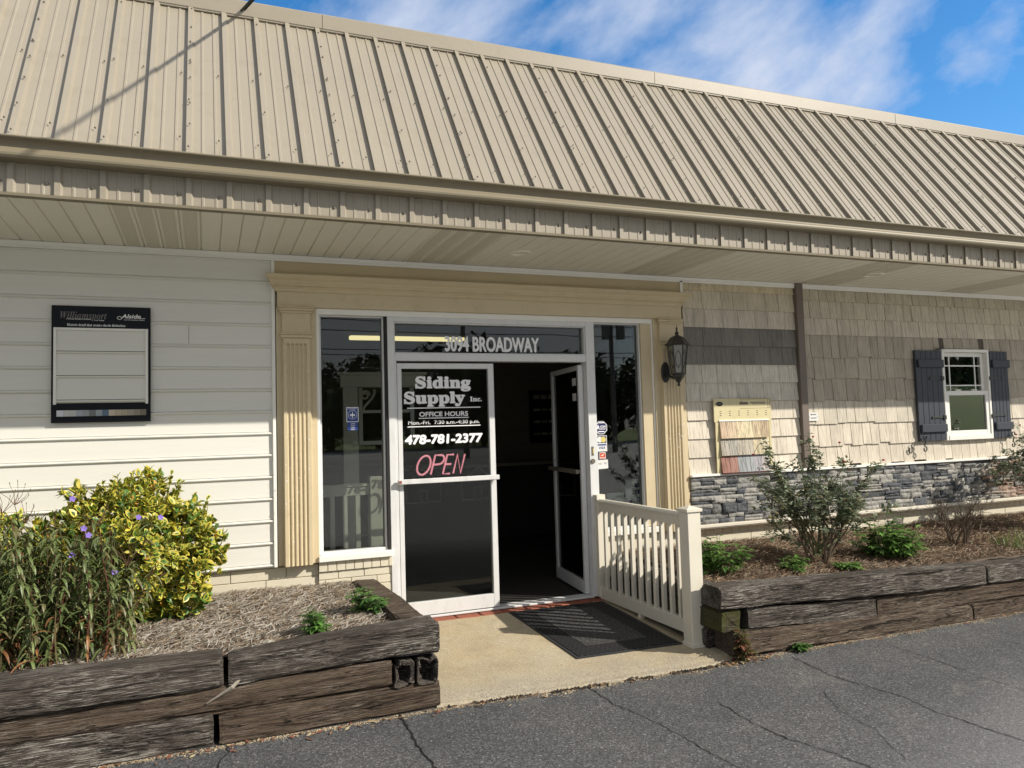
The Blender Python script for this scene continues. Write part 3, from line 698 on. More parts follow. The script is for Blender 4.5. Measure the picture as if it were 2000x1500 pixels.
# ---------------- shake walls
def vary(c, a, r_=rnd): k = 1+r_.uniform(-a, a); return tuple(x*k for x in c)
TAUPE = (.46, .415, .335)
def shake_panel(name, x0, x1, zs, cols, wmin, wmax, stag, gap, holes=()):
    m = MB()
    for r_, (zt_, zb_) in enumerate(zip(zs[:-1], zs[1:])):
        x = x0; c0 = cols[r_]
        while x < x1-.004:
            w = rnd.uniform(wmin, wmax); b = min(x+w, x1)
            if x1-b < .03: b = x1
            sg_ = stag if r_ > 2 else 0; d = rnd.uniform(0, sg_) if rnd.random() < .5 else 0; zb2 = zb_+d-sg_*.4
            c = vary(c0, .085)
            lean = rnd.uniform(-.0025, .0025) if stag else 0
            y_b, y_t = -.020+rnd.uniform(-.002, .002), -.004
            X0, X1 = x+gap/2, b-gap/2
            zt2 = zt_+.01; skip = False
            for hx0, hx1, hz0, hz1 in holes:
                if X0 > hx0-.02 and X1 < hx1+.02:
                    if zb2 > hz0-.03 and zt_ < hz1+.03: skip = True
                    elif zb2 < hz0 < zt_: zt2 = hz0
                    elif zb2 < hz1 < zt_: zb2 = hz1
                elif zb2 < hz1 and zt_ > hz0:
                    if X0 < hx0 < X1: X1 = hx0
                    elif X0 < hx1 < X1: X0 = hx1
            if skip: x = b; continue
            i = len(m.v)
            m.v += [(X0+lean, y_b, zb2), (X1+lean, y_b, zb2), (X1, y_t, zt2), (X0, y_t, zt2), (X0+lean, .01, zb2), (X1+lean, .01, zb2), (X1, .01, zt2), (X0, .01, zt2)]
            for f in ((0, 1, 2, 3), (4, 5, 1, 0)[::1], (0, 3, 7, 4), (1, 5, 6, 2)): m.f.append(tuple(i+k for k in f)); m.c.append(c)
            x = b
    bc = (.12, .10, .08)
    if holes:
        a, b, c_, d = holes[0]; m.box(x0, a, .002, .05, zs[-1], zs[0], bc); m.box(b, x1, .002, .05, zs[-1], zs[0], bc); m.box(a, b, .002, .05, zs[-1], c_, bc); m.box(a, b, .002, .05, d, zs[0], bc)
    else: m.box(x0, x1, .002, .05, zs[-1], zs[0], bc)
    return m.build(name, M['shake'], B)
dk = (.19, .18, .162); lt = (.66, .60, .50)
shake_panel('shake_siding', 3.742, 5.088, [SZ-.03, 1.272, 1.094, .915, .737, .559, .381, .203, .025, -.152, -.328, -.492],
            [(.62, .54, .37), (.58, .52, .41), (.58, .53, .44), dk, dk, (.60, .56, .48), (.60, .56, .48), lt, lt, lt, lt], .12, .24, 0, .004)  # top row yellowed: warm shade under the soffit put into its colour
t2 = (.42, .375, .305); t3 = (.62, .56, .46)
shake_panel('cedar_shingle_siding', 5.176, 14, [SZ-.03, 1.223, 1.043, .868, .640, .417, .192, -.040, -.268, -.475],
            [(.52, .47, .36), (.56, .51, .41), (.58, .53, .43), t2, t2, t2, (.58, .53, .435), t3, t3], .10, .185, .022, .006, holes=((7.11, 7.83, -.25, .72),))
part('wall_post', M['brown'], (5.088, 5.176, -.055, .03, -.49, SZ-.003), bevel=.004)
part('ledge_trim', M['vtrim'], (3.737, 14, -.062, .02, -.507, -.484), bevel=.004)
part('ledge_trim', M['rail'], (3.737, 14, -.075, .02, -.982, -.952), (3.737, 14, -.066, .02, -.993, -.982), bevel=.004)
# ledge stone
m = MB(); x = 3.737; ztop, zbot = -.509, -.950
greys = [(.085, .092, .10), (.16, .162, .16), (.23, .228, .22), (.29, .285, .265), (.34, .33, .30), (.095, .102, .115), (.26, .255, .235)]
reds = [(.30, .21, .17), (.34, .26, .21), (.25, .21, .185), (.31, .28, .245), (.28, .18, .14), (.22, .21, .20)]
def stone(x0, x1, z0, z1):
    px_ = (x0+x1)/2 + rnd.uniform(-.15, .15)
    c = vary(rnd.choice(reds if px_ > 7.75 else greys), .12); yo = -.028-rnd.uniform(0, .022); sd = rnd.random()*50
    nxs = max(2, int((x1-x0)/.018)); nzs = max(2, int((z1-z0)/.016)); i = len(m.v); g_ = .0015
    tilt = rnd.uniform(-.006, .006)
    for a in range(nxs+1):
        for b in range(nzs+1):
            u, v = a/nxs, b/nzs; X = x0+g_+(x1-x0-2*g_)*u; Z = z0+g_+(z1-z0-2*g_)*v
            ed = (a in (0, nxs)) or (b in (0, nzs))
            Y = yo + tilt*(u-.5) + .010*noise.noise(Vector((X*14, Z*22, sd))) + .006*noise.noise(Vector((X*45, Z*60, sd))) + (.007 if ed else 0)
            m.v.append((X + (.002*noise.noise(Vector((X*50, Z*50, 3))) if ed else 0), Y, Z + (.002*noise.noise(Vector((X*50, Z*50, 8))) if ed else 0)))
    h_ = nzs+1
    for a in range(nxs):
        for b in range(nzs): m.f.append((i+a*h_+b, i+(a+1)*h_+b, i+(a+1)*h_+b+1, i+a*h_+b+1)); m.c.append(c)
    rim = [i+a*h_ for a in range(nxs+1)] + [i+nxs*h_+b for b in range(1, nzs+1)] + [i+a*h_+nzs for a in range(nxs-1, -1, -1)] + [i+b for b in range(nzs-1, 0, -1)]
    j = len(m.v)
    for q in rim: X, Y, Z = m.v[q]; m.v.append((X, .0, Z))
    for k in range(len(rim)): k2 = (k+1) % len(rim); m.f.append((rim[k], j+k, j+k2, rim[k2])); m.c.append(c)
bands = [.082, .10, .075, .098, .086]; z = ztop
for h in bands:
    x = 3.74
    while x < 10.5:
        w = rnd.uniform(.11, .34); b = x+w; kind = rnd.random()
        if kind < .28: stone(x, x+w*.6, z-h, z); b = x+w*.6
        elif kind < .8:
            s1 = h*rnd.uniform(.38, .62); stone(x, b, z-s1, z)
            c_ = x+w*rnd.uniform(.35, .65); stone(x, c_, z-h, z-s1); stone(c_, b, z-h, z-s1)
        else:
            stone(x, b, z-h*.33, z); stone(x, b, z-h*.68, z-h*.33); stone(x, b, z-h, z-h*.68)
        x = b
    z -= h
m.col = None
m.box(3.737, 14, .001, .05, zbot, ztop, (.03, .03, .03))
m.build('stone_veneer', M['stone'], B)
blocks('block_foundation', 3.745, 14, [(-1.055, -.993, .10, .03), (-1.165, -1.055, .40, .1), (-1.265, -1.165, .40, .3), (-1.6, -1.265, .4, 0)], .015)
# ---------------- sash window with shutters
wx0, wx1, wz0, wz1 = 7.095, 7.842, -.272, .742
Wn = BX('sash_window', M['wsash'], B, (wx0, wx0+.035, -.055, .05, wz0, wz1), (wx1-.035, wx1, -.055, .05, wz0, wz1), (wx0+.035, wx1-.035, -.055, .05, wz1-.035, wz1), (wx0+.035, wx1-.035, -.060, .05, wz0, wz0+.055), bevel=.004)
def sash(x0, x1, z0, z1, y0, st, mb=None):
    return [(x0, x0+st, y0, y0+.03, z0, z1), (x1-st, x1, y0, y0+.03, z0, z1), (x0+st, x1-st, y0, y0+.03, z1-st, z1), (x0+st, x1-st, y0, y0+.03, z0, z0+st)]
US = BX('upper_sash', M['wsash'], Wn, *sash(wx0+.035, wx1-.035, .225, wz1-.035, -.005, .045), bevel=.003)
LS = BX('lower_sash', M['wsash'], Wn, *sash(wx0+.035, wx1-.035, wz0+.055, .275, -.045, .05), bevel=.003)
for a_ in (7.30, 7.56): BX('sash_lock', M['wsash'], Wn, (a_, a_+.07, -.05, -.02, .275, .292), bevel=.006)
gx, gX, gz, gZ = wx0+.08, wx1-.08, .27, wz1-.08
BX('muntins', M['wsash'], Wn, (gx+.085, gx+.099, .0, .006, gz, gZ), (gX-.099, gX-.085, .0, .006, gz, gZ), (gx, gX, -.002, .004, gZ-.11, gZ-.096), (gx, gX, -.002, .004, gz+.06, gz+.074))
BX('glass', M['glass2'], Wn, (gx, gX, .006, .010, gz, gZ), (wx0+.085, wx1-.085, -.030, -.026, wz0+.105, .225))
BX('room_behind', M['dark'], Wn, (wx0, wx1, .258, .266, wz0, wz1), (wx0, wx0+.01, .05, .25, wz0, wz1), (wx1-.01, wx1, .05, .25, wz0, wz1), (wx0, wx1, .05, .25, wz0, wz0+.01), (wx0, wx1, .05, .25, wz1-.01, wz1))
def scroll(cx_, cz_, y_, mir=1, s=1.0):
    P = []
    for k in range(15): a = R(-60+k*24); r_ = s*(.012+.0016*k); P.append((cx_+mir*r_*math.cos(a), y_, cz_+.035*s+r_*math.sin(a)))
    Q = []
    for k in range(15): a = R(120+k*24); r_ = s*(.012+.0016*k); Q.append((cx_-.02*mir*s+mir*r_*math.cos(a), y_, cz_-.09*s+r_*math.sin(a)))
    return P + Q[::-1]
def shutter(x0, x1, mir):
    n = 5; w = (x1-x0)/n; m = MB()
    for k in range(n): m.box(x0+k*w+.0012, x0+(k+1)*w-.0012, -.052, -.024, -.268, .722)
    o = m.build('shutter', M['slate'], B, bevel=.003)
    BX('batten', M['slate'], o, (x0+.02, x1+.004, -.078, -.051, .535, .620), bevel=.003); BX('batten', M['slate'], o, (x0+.02, x1+.004, -.078, -.051, -.172, -.088), bevel=.003)
    xe = x1 if mir > 0 else x0
    for z in (.415, -.015):
        m = MB(); a, b = (xe-.19*mir, xe+.004*mir); a, b = min(a, b), max(a, b)
        m.box(a, b, -.060, -.051, z-.009, z+.009); m.box(xe-.03, xe+.012, -.066, -.050, z-.022, z+.022); m.tube([(xe-.19*mir, -.050, z), (xe-.19*mir, -.062, z)], .017, 8)
        m.build('strap_hinge', M['black'], o, bevel=.002)
    m = MB(); m.tube(scroll((x0+.045) if mir > 0 else (x1-.02), -.262, -.085), .0065, 6); m.build('shutter_dog', M['black'], o, smooth=True)
    return o
shutter(6.69, 7.088, 1); shutter(7.853, 8.150, -1)
m = MB(); m.tube([(6.585, -.03, -.30), (6.588, -.03, -.34)] + [(6.568+.022*math.cos(w), -.03, -.362-.026*math.sin(w)) for w in np.linspace(-.2, 4.4, 12)], .0065, 6); m.tube([(6.56, -.03, -.36), (6.56, .0, -.36)], .006, 6); m.build('shutter_hook', M['black'], B, smooth=True)
BX('metal_tag', M['black'], B, (7.02, 7.12, -.09, -.03, .738, .744), (7.12, 7.66, -.02, -.015, .742, .750))
# ---------------- interior
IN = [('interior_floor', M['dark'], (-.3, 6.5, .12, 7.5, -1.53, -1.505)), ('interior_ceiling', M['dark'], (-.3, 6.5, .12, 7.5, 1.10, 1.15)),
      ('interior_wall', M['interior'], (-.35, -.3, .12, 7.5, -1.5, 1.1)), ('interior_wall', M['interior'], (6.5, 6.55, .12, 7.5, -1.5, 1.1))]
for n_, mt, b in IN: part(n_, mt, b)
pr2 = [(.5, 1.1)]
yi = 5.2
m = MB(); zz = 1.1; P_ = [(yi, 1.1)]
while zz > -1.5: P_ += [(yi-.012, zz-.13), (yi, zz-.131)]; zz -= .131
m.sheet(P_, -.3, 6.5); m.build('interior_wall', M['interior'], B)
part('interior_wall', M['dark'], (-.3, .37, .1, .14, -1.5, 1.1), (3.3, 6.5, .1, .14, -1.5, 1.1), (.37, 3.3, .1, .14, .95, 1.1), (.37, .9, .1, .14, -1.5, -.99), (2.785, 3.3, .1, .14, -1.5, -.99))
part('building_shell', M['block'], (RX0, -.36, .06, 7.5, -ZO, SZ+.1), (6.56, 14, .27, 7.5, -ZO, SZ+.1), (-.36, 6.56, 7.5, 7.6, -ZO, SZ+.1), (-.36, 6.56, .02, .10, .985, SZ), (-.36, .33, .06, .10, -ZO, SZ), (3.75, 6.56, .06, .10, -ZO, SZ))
m = MB(); r_ = random.Random(4)
for x0_, x1_ in ((.085, .285), (3.46, 3.67)):
    for k in range(26):
        x = r_.uniform(x0_, x1_); z = r_.uniform(-.95, .55) if k % 3 else r_.uniform(-.3, .15); a = r_.uniform(.002, .006); h = a*r_.uniform(.5, 1.6)
        m.poly([(x-a, -.0905, z-h*.3), (x+a*.4, -.0905, z-h), (x+a, -.0905, z+h*.4), (x-a*.2, -.0905, z+h)])
tag(m.build('paint_chips', M['card'], B), kind='stuff')
# ================================================================== THINGS ON THE WALL
# black sample board
T = thing('sample_board', (-1.14, -.02, .12), 'black siding sample board with white clapboard panel and row of colour chips', 'sample board')
yb = -.022
BX('board', M['boardblack'], T, (-1.452, -.832, yb-.012, yb, .125, .943), bevel=.002)
BX('panel_edge', M['vtrim'], T, (-1.438, -1.420, yb-.026, yb-.012, .252, .787), (-.866, -.848, yb-.026, yb-.012, .252, .787), (-1.42, -.866, yb-.024, yb-.012, .770, .787), bevel=.002)
P_ = [(yb-.012, .770)]
for k in range(3):
    z = .770-.018-(k)*.163
    z2 = .770-(k+1)*.170+.012
    P_ += [(yb-.015, z2+.0145), (yb-.011, z2+.0140), (yb-.011, z2+.0115)]
    for q in range(7): w = math.pi*q/6; P_.append((yb-.014-.0115*math.sin(w), z2+.0085*math.cos(w)+.002))
    P_ += [(yb-.013, z2-.008), (yb-.012, z2-.010)]
m = MB(); m.sheet(P_, -1.42, -.866); m.build('panel', M['vinyl'], T)
chips = [(.66,.68,.72),(.56,.56,.54),(.54,.54,.53),(.40,.42,.47),(.33,.35,.36),(.19,.20,.20),(.33,.37,.40),(.12,.18,.26),(.60,.50,.40),(.50,.42,.32),(.42,.37,.28),(.36,.33,.27),(.29,.26,.21),(.20,.18,.14)]
m = MB(); cw = .558/14
for k, c in enumerate(chips): m.box(-1.418+k*cw, -1.418+(k+1)*cw-.0006, yb-.0135, yb-.012, .170, .212, c)
m.build('colour_chips', M['chips'], T)
yt = yb-.0125
text(mathbi('Williamsport'), -1.400, -1.112, .838, .902, yt, M['greyink'], T, off=.0)
text(mathbi('Colonial Beaded Premium'), -1.362, -1.21, .846, .854, yt, M['white'], T); text(mathbi('Vinyl Siding'), -1.192, -1.128, .838, .848, yt, M['white'], T)
text(mathbold('Historic detail that creates classic distinction.'), -1.357, -.992, .800, .818, yt, M['white'], T)
text('Alside', -1.020, -.895, .862, .892, yt, M['white'], T, off=0.044, shear=.25); text(mathbi("First On America's Homes"), -1.005, -.870, .848, .857, yt, M['white'], T)
m = MB(); m.tube([(-1.032+.014*math.cos(w), yt, .864+.011*math.sin(w)) for w in [k*2*math.pi/14 for k in range(15)]], .0022, 5); m.box(-.905, -.866, yt-.001, yt, .862, .865); m.build('lettering', M['white'], T)
# cream sample board with shingle swatches
T = thing('swatch_board', (4.36, -.03, -.49), 'cream sample board with three rows of coloured shingle swatches', 'sample board')
yb = -.045
BX('board', M['cream'], T, (4.018, 4.70, yb-.01, yb, .0, .226), (4.030, 4.06, yb-.008, yb, -.482, .0), (4.665, 4.69, yb-.008, yb, -.482, .0), (4.06, 4.665, yb-.005, yb, -.482, .0), bevel=.002)
m = MB(); m.poly([(4.085+.04*math.cos(a), yb-.0115, .175+.021*math.sin(a)) for a in [2*math.pi*k/24 for k in range(24)]]); m.build('oval_badge', M['boardblack'], T)
BX('badge_lettering', M['greyink'], T, (4.06, 4.11, yb-.0122, yb-.0118, .170, .180))
BX('header_print', M['brown'], T, (4.32, 4.42, yb-.0112, yb-.0105, .165, .190), (4.33, 4.36, yb-.0112, yb-.0105, .195, .20), (4.45, 4.63, yb-.0112, yb-.0105, .182, .190), (4.47, 4.63, yb-.0112, yb-.0105, .168, .174))
BX('header_stain', M['maroon'], T, (4.66, 4.663, yb-.0112, yb-.0105, .13, .22), (4.685, 4.690, yb-.0112, yb-.0105, .13, .22), (4.32, 4.69, yb-.0112, yb-.0106, .218, .221), (4.32, 4.69, yb-.0112, yb-.0106, .128, .130))
m = MB()
for a in range(6):
    for b in range(3): m.box(4.085+a*.108, 4.103+a*.108, yb-.0112, yb-.0105, .062+.020*b, .067+.020*b)
m.build('header_print', M['boardblack'], T)
sw = [[(.56,.43,.30),(.60,.48,.34),(.66,.57,.38),(.68,.60,.40),(.62,.50,.33),(.46,.36,.24)], [(.40,.37,.31),(.38,.36,.32),(.44,.40,.33),(.46,.42,.34),(.56,.48,.33),(.60,.54,.38)], [(.33,.17,.13),(.36,.20,.16),(.33,.35,.36),(.36,.38,.39),(.38,.37,.40),(.48,.44,.42)]]
m = MB()
for r_ in range(3):
    zt_, zb_ = .005-.165*r_, -.163-.163*r_+.008
    x = 4.075
    for k in range(6):
        for h in range(2):
            w = .0475; c = vary(sw[r_][k], .05); i = len(m.v)
            m.v += [(x+.001, yb-.035, zb_), (x+w-.001, yb-.035, zb_), (x+w-.001, yb-.012, zt_), (x+.001, yb-.012, zt_), (x+.001, yb-.006, zb_+.01), (x+w-.001, yb-.006, zb_+.01), (x+w-.001, yb-.006, zt_), (x+.001, yb-.006, zt_)]
            for f in ((0, 1, 2, 3), (4, 5, 1, 0), (3, 2, 6, 7), (0, 3, 7, 4), (1, 5, 6, 2)): m.f.append(tuple(i+q for q in f)); m.c.append(c)
            x += w
m.build('swatch_rows', M['sample'], T)
BX('swatch_rail', M['vtrim'], T, (4.068, 4.66, yb-.018, yb-.004, .008, .022)); BX('bottom_edge', M['maroon'], T, (4.07, 4.66, yb-.03, yb-.004, -.492, -.482))
T = tag(BX('product_card', M['card'], None, (5.188, 5.312, -.034, -.031, -.012, .072)), 'small white product card pinned to the shingle wall beside the brown post', 'card')
BX('card_print', M['boardblack'], T, (5.215, 5.228, -.0355, -.0342, .046, .058), (5.236, 5.285, -.0355, -.0342, .049, .055), (5.215, 5.285, -.0355, -.0342, .014, .020), (5.193, 5.203, -.0355, -.0342, .026, .030), (5.297, 5.307, -.0355, -.0342, .026, .030))
# ------------------------------------------------------------------ wall lantern
lx, ly = 3.535, -.205
T = thing('wall_lantern', (lx, -.06, .38), 'black six sided wall lantern with seeded glass on the fluted pilaster', 'lantern')
def arc6(cx_, cy_, r_, z, n=6, off=0): return [(cx_+r_*math.cos(R(60*k+30+off)), cy_+r_*math.sin(R(60*k+30+off)), z) for k in range(6)]
m = MB(); m.prism([(lx-.055+.045*math.cos(w)*(1 if 1 else 0), .475+.095*math.sin(w)) for w in [2*math.pi*k/20 for k in range(20)]], -.088, -.066, axis='y'); m.build('back_plate', M['black'], T, bevel=.006, seg=2)
m = MB(); pts = [(lx-.055, -.08, .47)] + [(lx-.055+.055*u, -.08-.125*u, .47-.06*math.sin(u*math.pi*.55)-.0*u) for u in np.linspace(.1, 1, 9)]
m.tube(pts, [.014]*4+[.011]*6, 8); m.tube([(lx, ly, .36), (lx, ly, .50)], .009, 8)
pts = [(lx-.055+.02*math.cos(a)*1, -.10-.022*math.sin(a), .44+.02*math.cos(a)) for a in np.linspace(0, 5, 14)]; m.tube(pts, .006, 6); m.build('arm', M['black'], T, smooth=True)
m = MB(); m.lathe(lx, ly, [(.001, .338), (.010, .342), (.014, .352), (.008, .362), (.010, .372), (.022, .382), (.030, .40), (.052, .425), (.056, .44), (.060, .452)], 6, rot=R(30)); m.build('bottom_cup', M['black'], T)
rb, rt, zb_, zt_ = .060, .092, .452, .716
m = MB(); m.lathe(lx, ly, [(rb-.008, zb_), (rt-.008, zt_)], 6, rot=R(30)); m.build('lantern_glass', M['lampglass'], T)
m = MB()
for k in range(6):
    a = R(60*k+30); m.tube([(lx+rb*math.cos(a), ly+rb*math.sin(a), zb_), (lx+rt*math.cos(a), ly+rt*math.sin(a), zt_)], .0055, 6)
    am = R(60*k+60); ov = []
    for q in range(17):
        w = 2*math.pi*q/16; z = .585+.07*math.sin(w); rr = (rb+(rt-rb)*(z-zb_)/(zt_-zb_))*math.cos(R(30))-.005; s__ = .024*math.cos(w)
        ov.append((lx+rr*math.cos(am)-s__*math.sin(am), ly+rr*math.sin(am)+s__*math.cos(am), z))
    m.tube(ov, .0028, 5)
    for zz_ in (.50, .67):
        rr = (rb+(rt-rb)*(zz_-zb_)/(zt_-zb_))*math.cos(R(30))-.004
        za, zc = (zz_, .518) if zz_ < .6 else (zz_+.04, .652)
        m.tube([(lx+rr*math.cos(am), ly+rr*math.sin(am), zz_), (lx+rr*math.cos(am)*1.0, ly+rr*math.sin(am), zc if zz_ < .6 else .655)], .0022, 5)
for rr, z in ((rb+.004, zb_), (rt+.003, zt_)):
    q = arc6(lx, ly, rr, z); m.tube(q+[q[0]], .007, 6)
m.build('lantern_frame', M['black'], T)
m = MB(); m.lathe(lx, ly, [(.110, .712), (.114, .720), (.108, .728), (.092, .740), (.080, .762), (.062, .785), (.036, .800), (.018, .806), (.012, .815), (.018, .822), (.020, .830), (.010, .840), (.006, .855), (.010, .864), (.004, .880), (.001, .900)], 6, rot=R(30)); m.build('lantern_roof', M['black'], T)
m = MB(); m.lathe(lx, ly, [(.012, .47), (.012, .56), (.016, .60), (.008, .64), (.001, .65)], 8); m.build('bulb', M['card'], T, smooth=True)
# ------------------------------------------------------------------ railing
T = thing('porch_railing', (2.77, -.7, -1.6), 'cream vinyl railing with eleven pickets beside the entrance mat', 'railing')
rx = 2.765
zsl = lambda y: -.646+.0*y
BX('end_post', M['rail'], T, (rx-.055, rx+.055, -1.45, -1.34, -1.585, -.632), bevel=.003)
m = MB(); m.box(rx-.067, rx+.067, -1.462, -1.328, -.634, -.612); i = len(m.v)
m.v += [(rx-.062, -1.457, -.612), (rx+.062, -1.457, -.612), (rx+.062, -1.333, -.612), (rx-.062, -1.333, -.612), (rx, -1.395, -.590)]
for f in ((0, 1, 4), (1, 2, 4), (2, 3, 4), (3, 0, 4)): m.f.append(tuple(i+k for k in f)); m.c.append(None)
m.build('post_cap', M['rail'], T, bevel=.002)
m = MB(); m.box(rx-.068, rx+.068, -1.463, -1.327, -1.592, -1.570); m.box(rx-.062, rx+.062, -1.457, -1.333, -1.570, -1.556); m.build('post_base', M['rail'], T, bevel=.003)
BX('wall_post', M['rail'], T, (rx-.035, rx+.035, -.06, .0, -1.50, -.612), (rx-.042, rx+.045, -.067, .0, -.655, -.607), bevel=.003)
m = MB(); m.prism([(rx-.036, -.668), (rx-.036, -.660), (rx-.026, -.650), (rx-.018, -.644), (rx+.018, -.644), (rx+.026, -.650), (rx+.036, -.660), (rx+.036, -.668), (rx+.022, -.672), (rx+.022, -.742), (rx-.022, -.742), (rx-.022, -.672)], -1.342, -.058, axis='y'); m.build('top_rail', M['rail'], T)
m = MB(); m.box(rx-.024, rx+.024, -1.342, -.058, -1.512, -1.412); m.build('bottom_rail', M['rail'], T, bevel=.003)
for k in range(11):
    y = -.058-1.284*(k+.72)/11.6
    BX('picket', M['rail'], T, (rx-.016, rx+.016, y-.0145, y+.0145, -1.413, -.741), bevel=.001)
BX('foot_block', M['rail'], T, (rx-.02, rx+.02, -.70, -.66, -1.56, -1.511))
BX('rail_bracket', M['rail'], T, (rx-.028, rx+.028, -.068, -.060, -.75, -.66), (rx-.028, rx+.028, -.068, -.06, -1.52, -1.405), (rx-.028, rx+.028, -1.340, -1.332, -1.52, -1.405))
# ------------------------------------------------------------------ doormat
T = thing('doormat', (2.28, -.7, -1.56), 'black rubber doormat with grey pile centre at the entrance', 'doormat')
mc = [(1.845, -.115), (2.715, -.135), (2.690, -1.352), (1.860, -1.325)]
def mq(u, v): 
    a = [mc[0][k]*(1-u)+mc[1][k]*u for k in (0, 1)]; b = [mc[3][k]*(1-u)+mc[2][k]*u for k in (0, 1)]
    return a[0]*(1-v)+b[0]*v, a[1]*(1-v)+b[1]*v
def matpatch(name, u0, u1, v0, v1, h, mat, n=14):
    m = MB()
    for a in range(n+1):
        for b in range(n+1):
            x, y = mq(u0+(u1-u0)*a/n, v0+(v1-v0)*b/n); m.v.append((x, y, top(x, y)+h+.003+.002*noise.noise(Vector((x*4, y*4, 2)))))
    for a in range(n):
        for b in range(n): i = a*(n+1)+b; m.f.append((i, i+1, i+n+2, i+n+1)); m.c.append(None)
    o = m.build(name, mat, T, smooth=False); so_ = o.modifiers.new('solid', 'SOLIDIFY'); so_.thickness = h+.002; so_.offset = -1 if True else 1; return o
matpatch('mat_edge', 0, 1, 0, 1, .005, M['rubber']); matpatch('mat_rim', .03, .97, .02, .98, .0085, M['mat_rim']); matpatch('mat_pile', .20, .80, .115, .84, .0115, M['mat_mid'])
# ------------------------------------------------------------------ timber planters
def tie(name, A, Bp, w, h0, h1, mat, parent, seed, rough=1.0, round_=.022, ends=True, bow=0, label=None, hollow=None):
    """one old railway sleeper from A to Bp (centre of the bottom), w wide, h0/h1 high at its two ends"""
    A, Bp = Vector(A), Vector(Bp); L = (Bp-A).length; t = (Bp-A)/L; s = Vector((-t.y, t.x, 0)).normalized()
    n = max(6, int(L/.022)); npr = 44; m = MB(); sd = seed*7.3
    for a in range(n+1):
        u = a/n; h = h0+(h1-h0)*u; c = A.lerp(Bp, u) + Vector((0, 0, h/2 + bow*math.sin(math.pi*u)))
        endf = min(1, min(u, 1-u)*L/.03)
        for k in range(npr):
            w_ = 2*math.pi*(k+.5)/npr; cs, sn = math.cos(w_), math.sin(w_); e_ = .34 if hollow else .17
            px_ = math.copysign(abs(cs)**e_, cs)*w/2; pz_ = math.copysign(abs(sn)**e_, sn)*h/2
            X = u*L
            d = .010*noise.noise(Vector((X*1.4+sd, px_*14, pz_*14))) + .0065*noise.noise(Vector((X*3.2+sd, px_*60, pz_*60))) + .0035*noise.noise(Vector((X*11, px_*130+sd, pz_*130)))
            gsp = noise.noise(Vector((X*1.1+sd*2, px_*26+9, pz_*26)));  d -= .022*max(0, gsp-.28)*rough*2
            cor = (abs(px_)/(w/2))*(abs(pz_)/(h/2)); d -= max(0, cor-.80)*.055*(1+noise.noise(Vector((X*4+sd, k*.3, 0)))*1.2)*rough
            f = 1 + d/(w/2) - .05*(1-endf)
            m.v.append(tuple(c + s*px_*f + Vector((0, 0, pz_*f)) + t*(.006*noise.noise(Vector((px_*40, pz_*40, sd+u)))*(1-endf))))
    for a in range(n):
        for k in range(npr):
            k2 = (k+1) % npr; m.f.append((a*npr+k, a*npr+k2, (a+1)*npr+k2, (a+1)*npr+k)); m.c.append(None)
    for a, rev in ((0, 1), (n, 0)):
        base_ = [a*npr+k for k in range(npr)]; cc = Vector((0, 0, 0))
        for q in base_: cc += Vector(m.v[q])
        cc /= npr; depth = (hollow if (hollow and rev) else .004)
        rings = [base_]; 
        for fr in ((.82, .55, .001) if not hollow or not rev else (.74, .66, .001)):
            i = len(m.v)
            for q in base_:
                v = Vector(m.v[q]); nz_ = noise.noise(v*30); rr = min(.93, fr*(1+(.55 if hollow and rev else .2)*nz_))
                push = t*(depth*(1 if fr < .7 else (.1))*(1 if rev else -1)) + t*(.006*noise.noise(v*60+Vector((fr*9, 0, 0))))
                m.v.append(tuple(cc + (v-cc)*rr + push))
            rings.append(list(range(i, i+npr)))
        for r0, r1 in zip(rings[:-1], rings[1:]):
            for k in range(npr):
                k2 = (k+1) % npr; f = (r0[k], r0[k2], r1[k2], r1[k]); m.f.append(f[::-1] if rev else f); m.c.append(None)
    o = m.build(name, M[mat], parent, smooth=True)
    if label: o['label'] = label
    try:
        o.data.set_sharp_from_angle(angle=R(35))
    except Exception: pass
    return o
PL = thing('timber_planter', (-1, -1.6, -1.62), 'weathered timber planter wall three courses high, left of the entrance', 'planter')
yc = -1.565; wd = .215
tie('timber', (-6, yc+.02, -1.63), (-.437, yc-.0, -1.632), wd, .185, .182, 'tie', PL, 1, label='greyest timber, at the bottom')
tie('timber', (-.408, yc+.005, -1.628), (.80, yc+.01, -1.622), wd, .176, .150, 'tie_brown', PL, 2)
tie('timber', (-6, yc-.01+.01, -1.452), (.518, yc+.01, -1.462), wd-.01, .140, .148, 'tie_brown', PL, 3)
tie('timber', (-6, yc-.01, -1.305), (-.389, yc+.0, -1.325), .235, .185, .165, 'tie', PL, 4)
tie('timber', (-.362, yc+.0, -1.332), (.802, yc+.015, -1.303), .225, .150, .175, 'tie', PL, 5, rough=1.5, bow=.012)
for k, xx in enumerate((.590, .727)):
    tie('timber', (xx, yc-.095, -1.470-.01*k), (xx+.01, -.1, -1.49), .118+.012*k, .150+.008*k, .15, 'tie', PL, 6+k, hollow=.10, label='timber with rotted hollow end')
tie('timber', (.700, -1.435, -1.30), (.665, -.055, -1.30), .195, .165, .165, 'tie_brown', PL, 9, rough=1.8)
m = MB(); i0 = [(-.470, -1.67, -1.392), (-.345, -1.70, -1.318), (-.300, -1.665, -1.290)]
m.tube(i0, [.004, .010, .007], 4); o_ = m.build('loose_splinter', paint('bleached_wood', (.30, .27, .22), .85, .3, 30, .3, (.1, .08, .06), .5, 60), PL)
PR = thing('timber_planter', (5, -1.65, -1.62), 'weathered timber planter wall three courses high, right of the railing', 'planter')
yc = -1.60
tie('timber', (2.86, yc+.0, -1.605), (5.16, yc-.02, -1.64), .215, .165, .135, 'tie_brown', PR, 11)
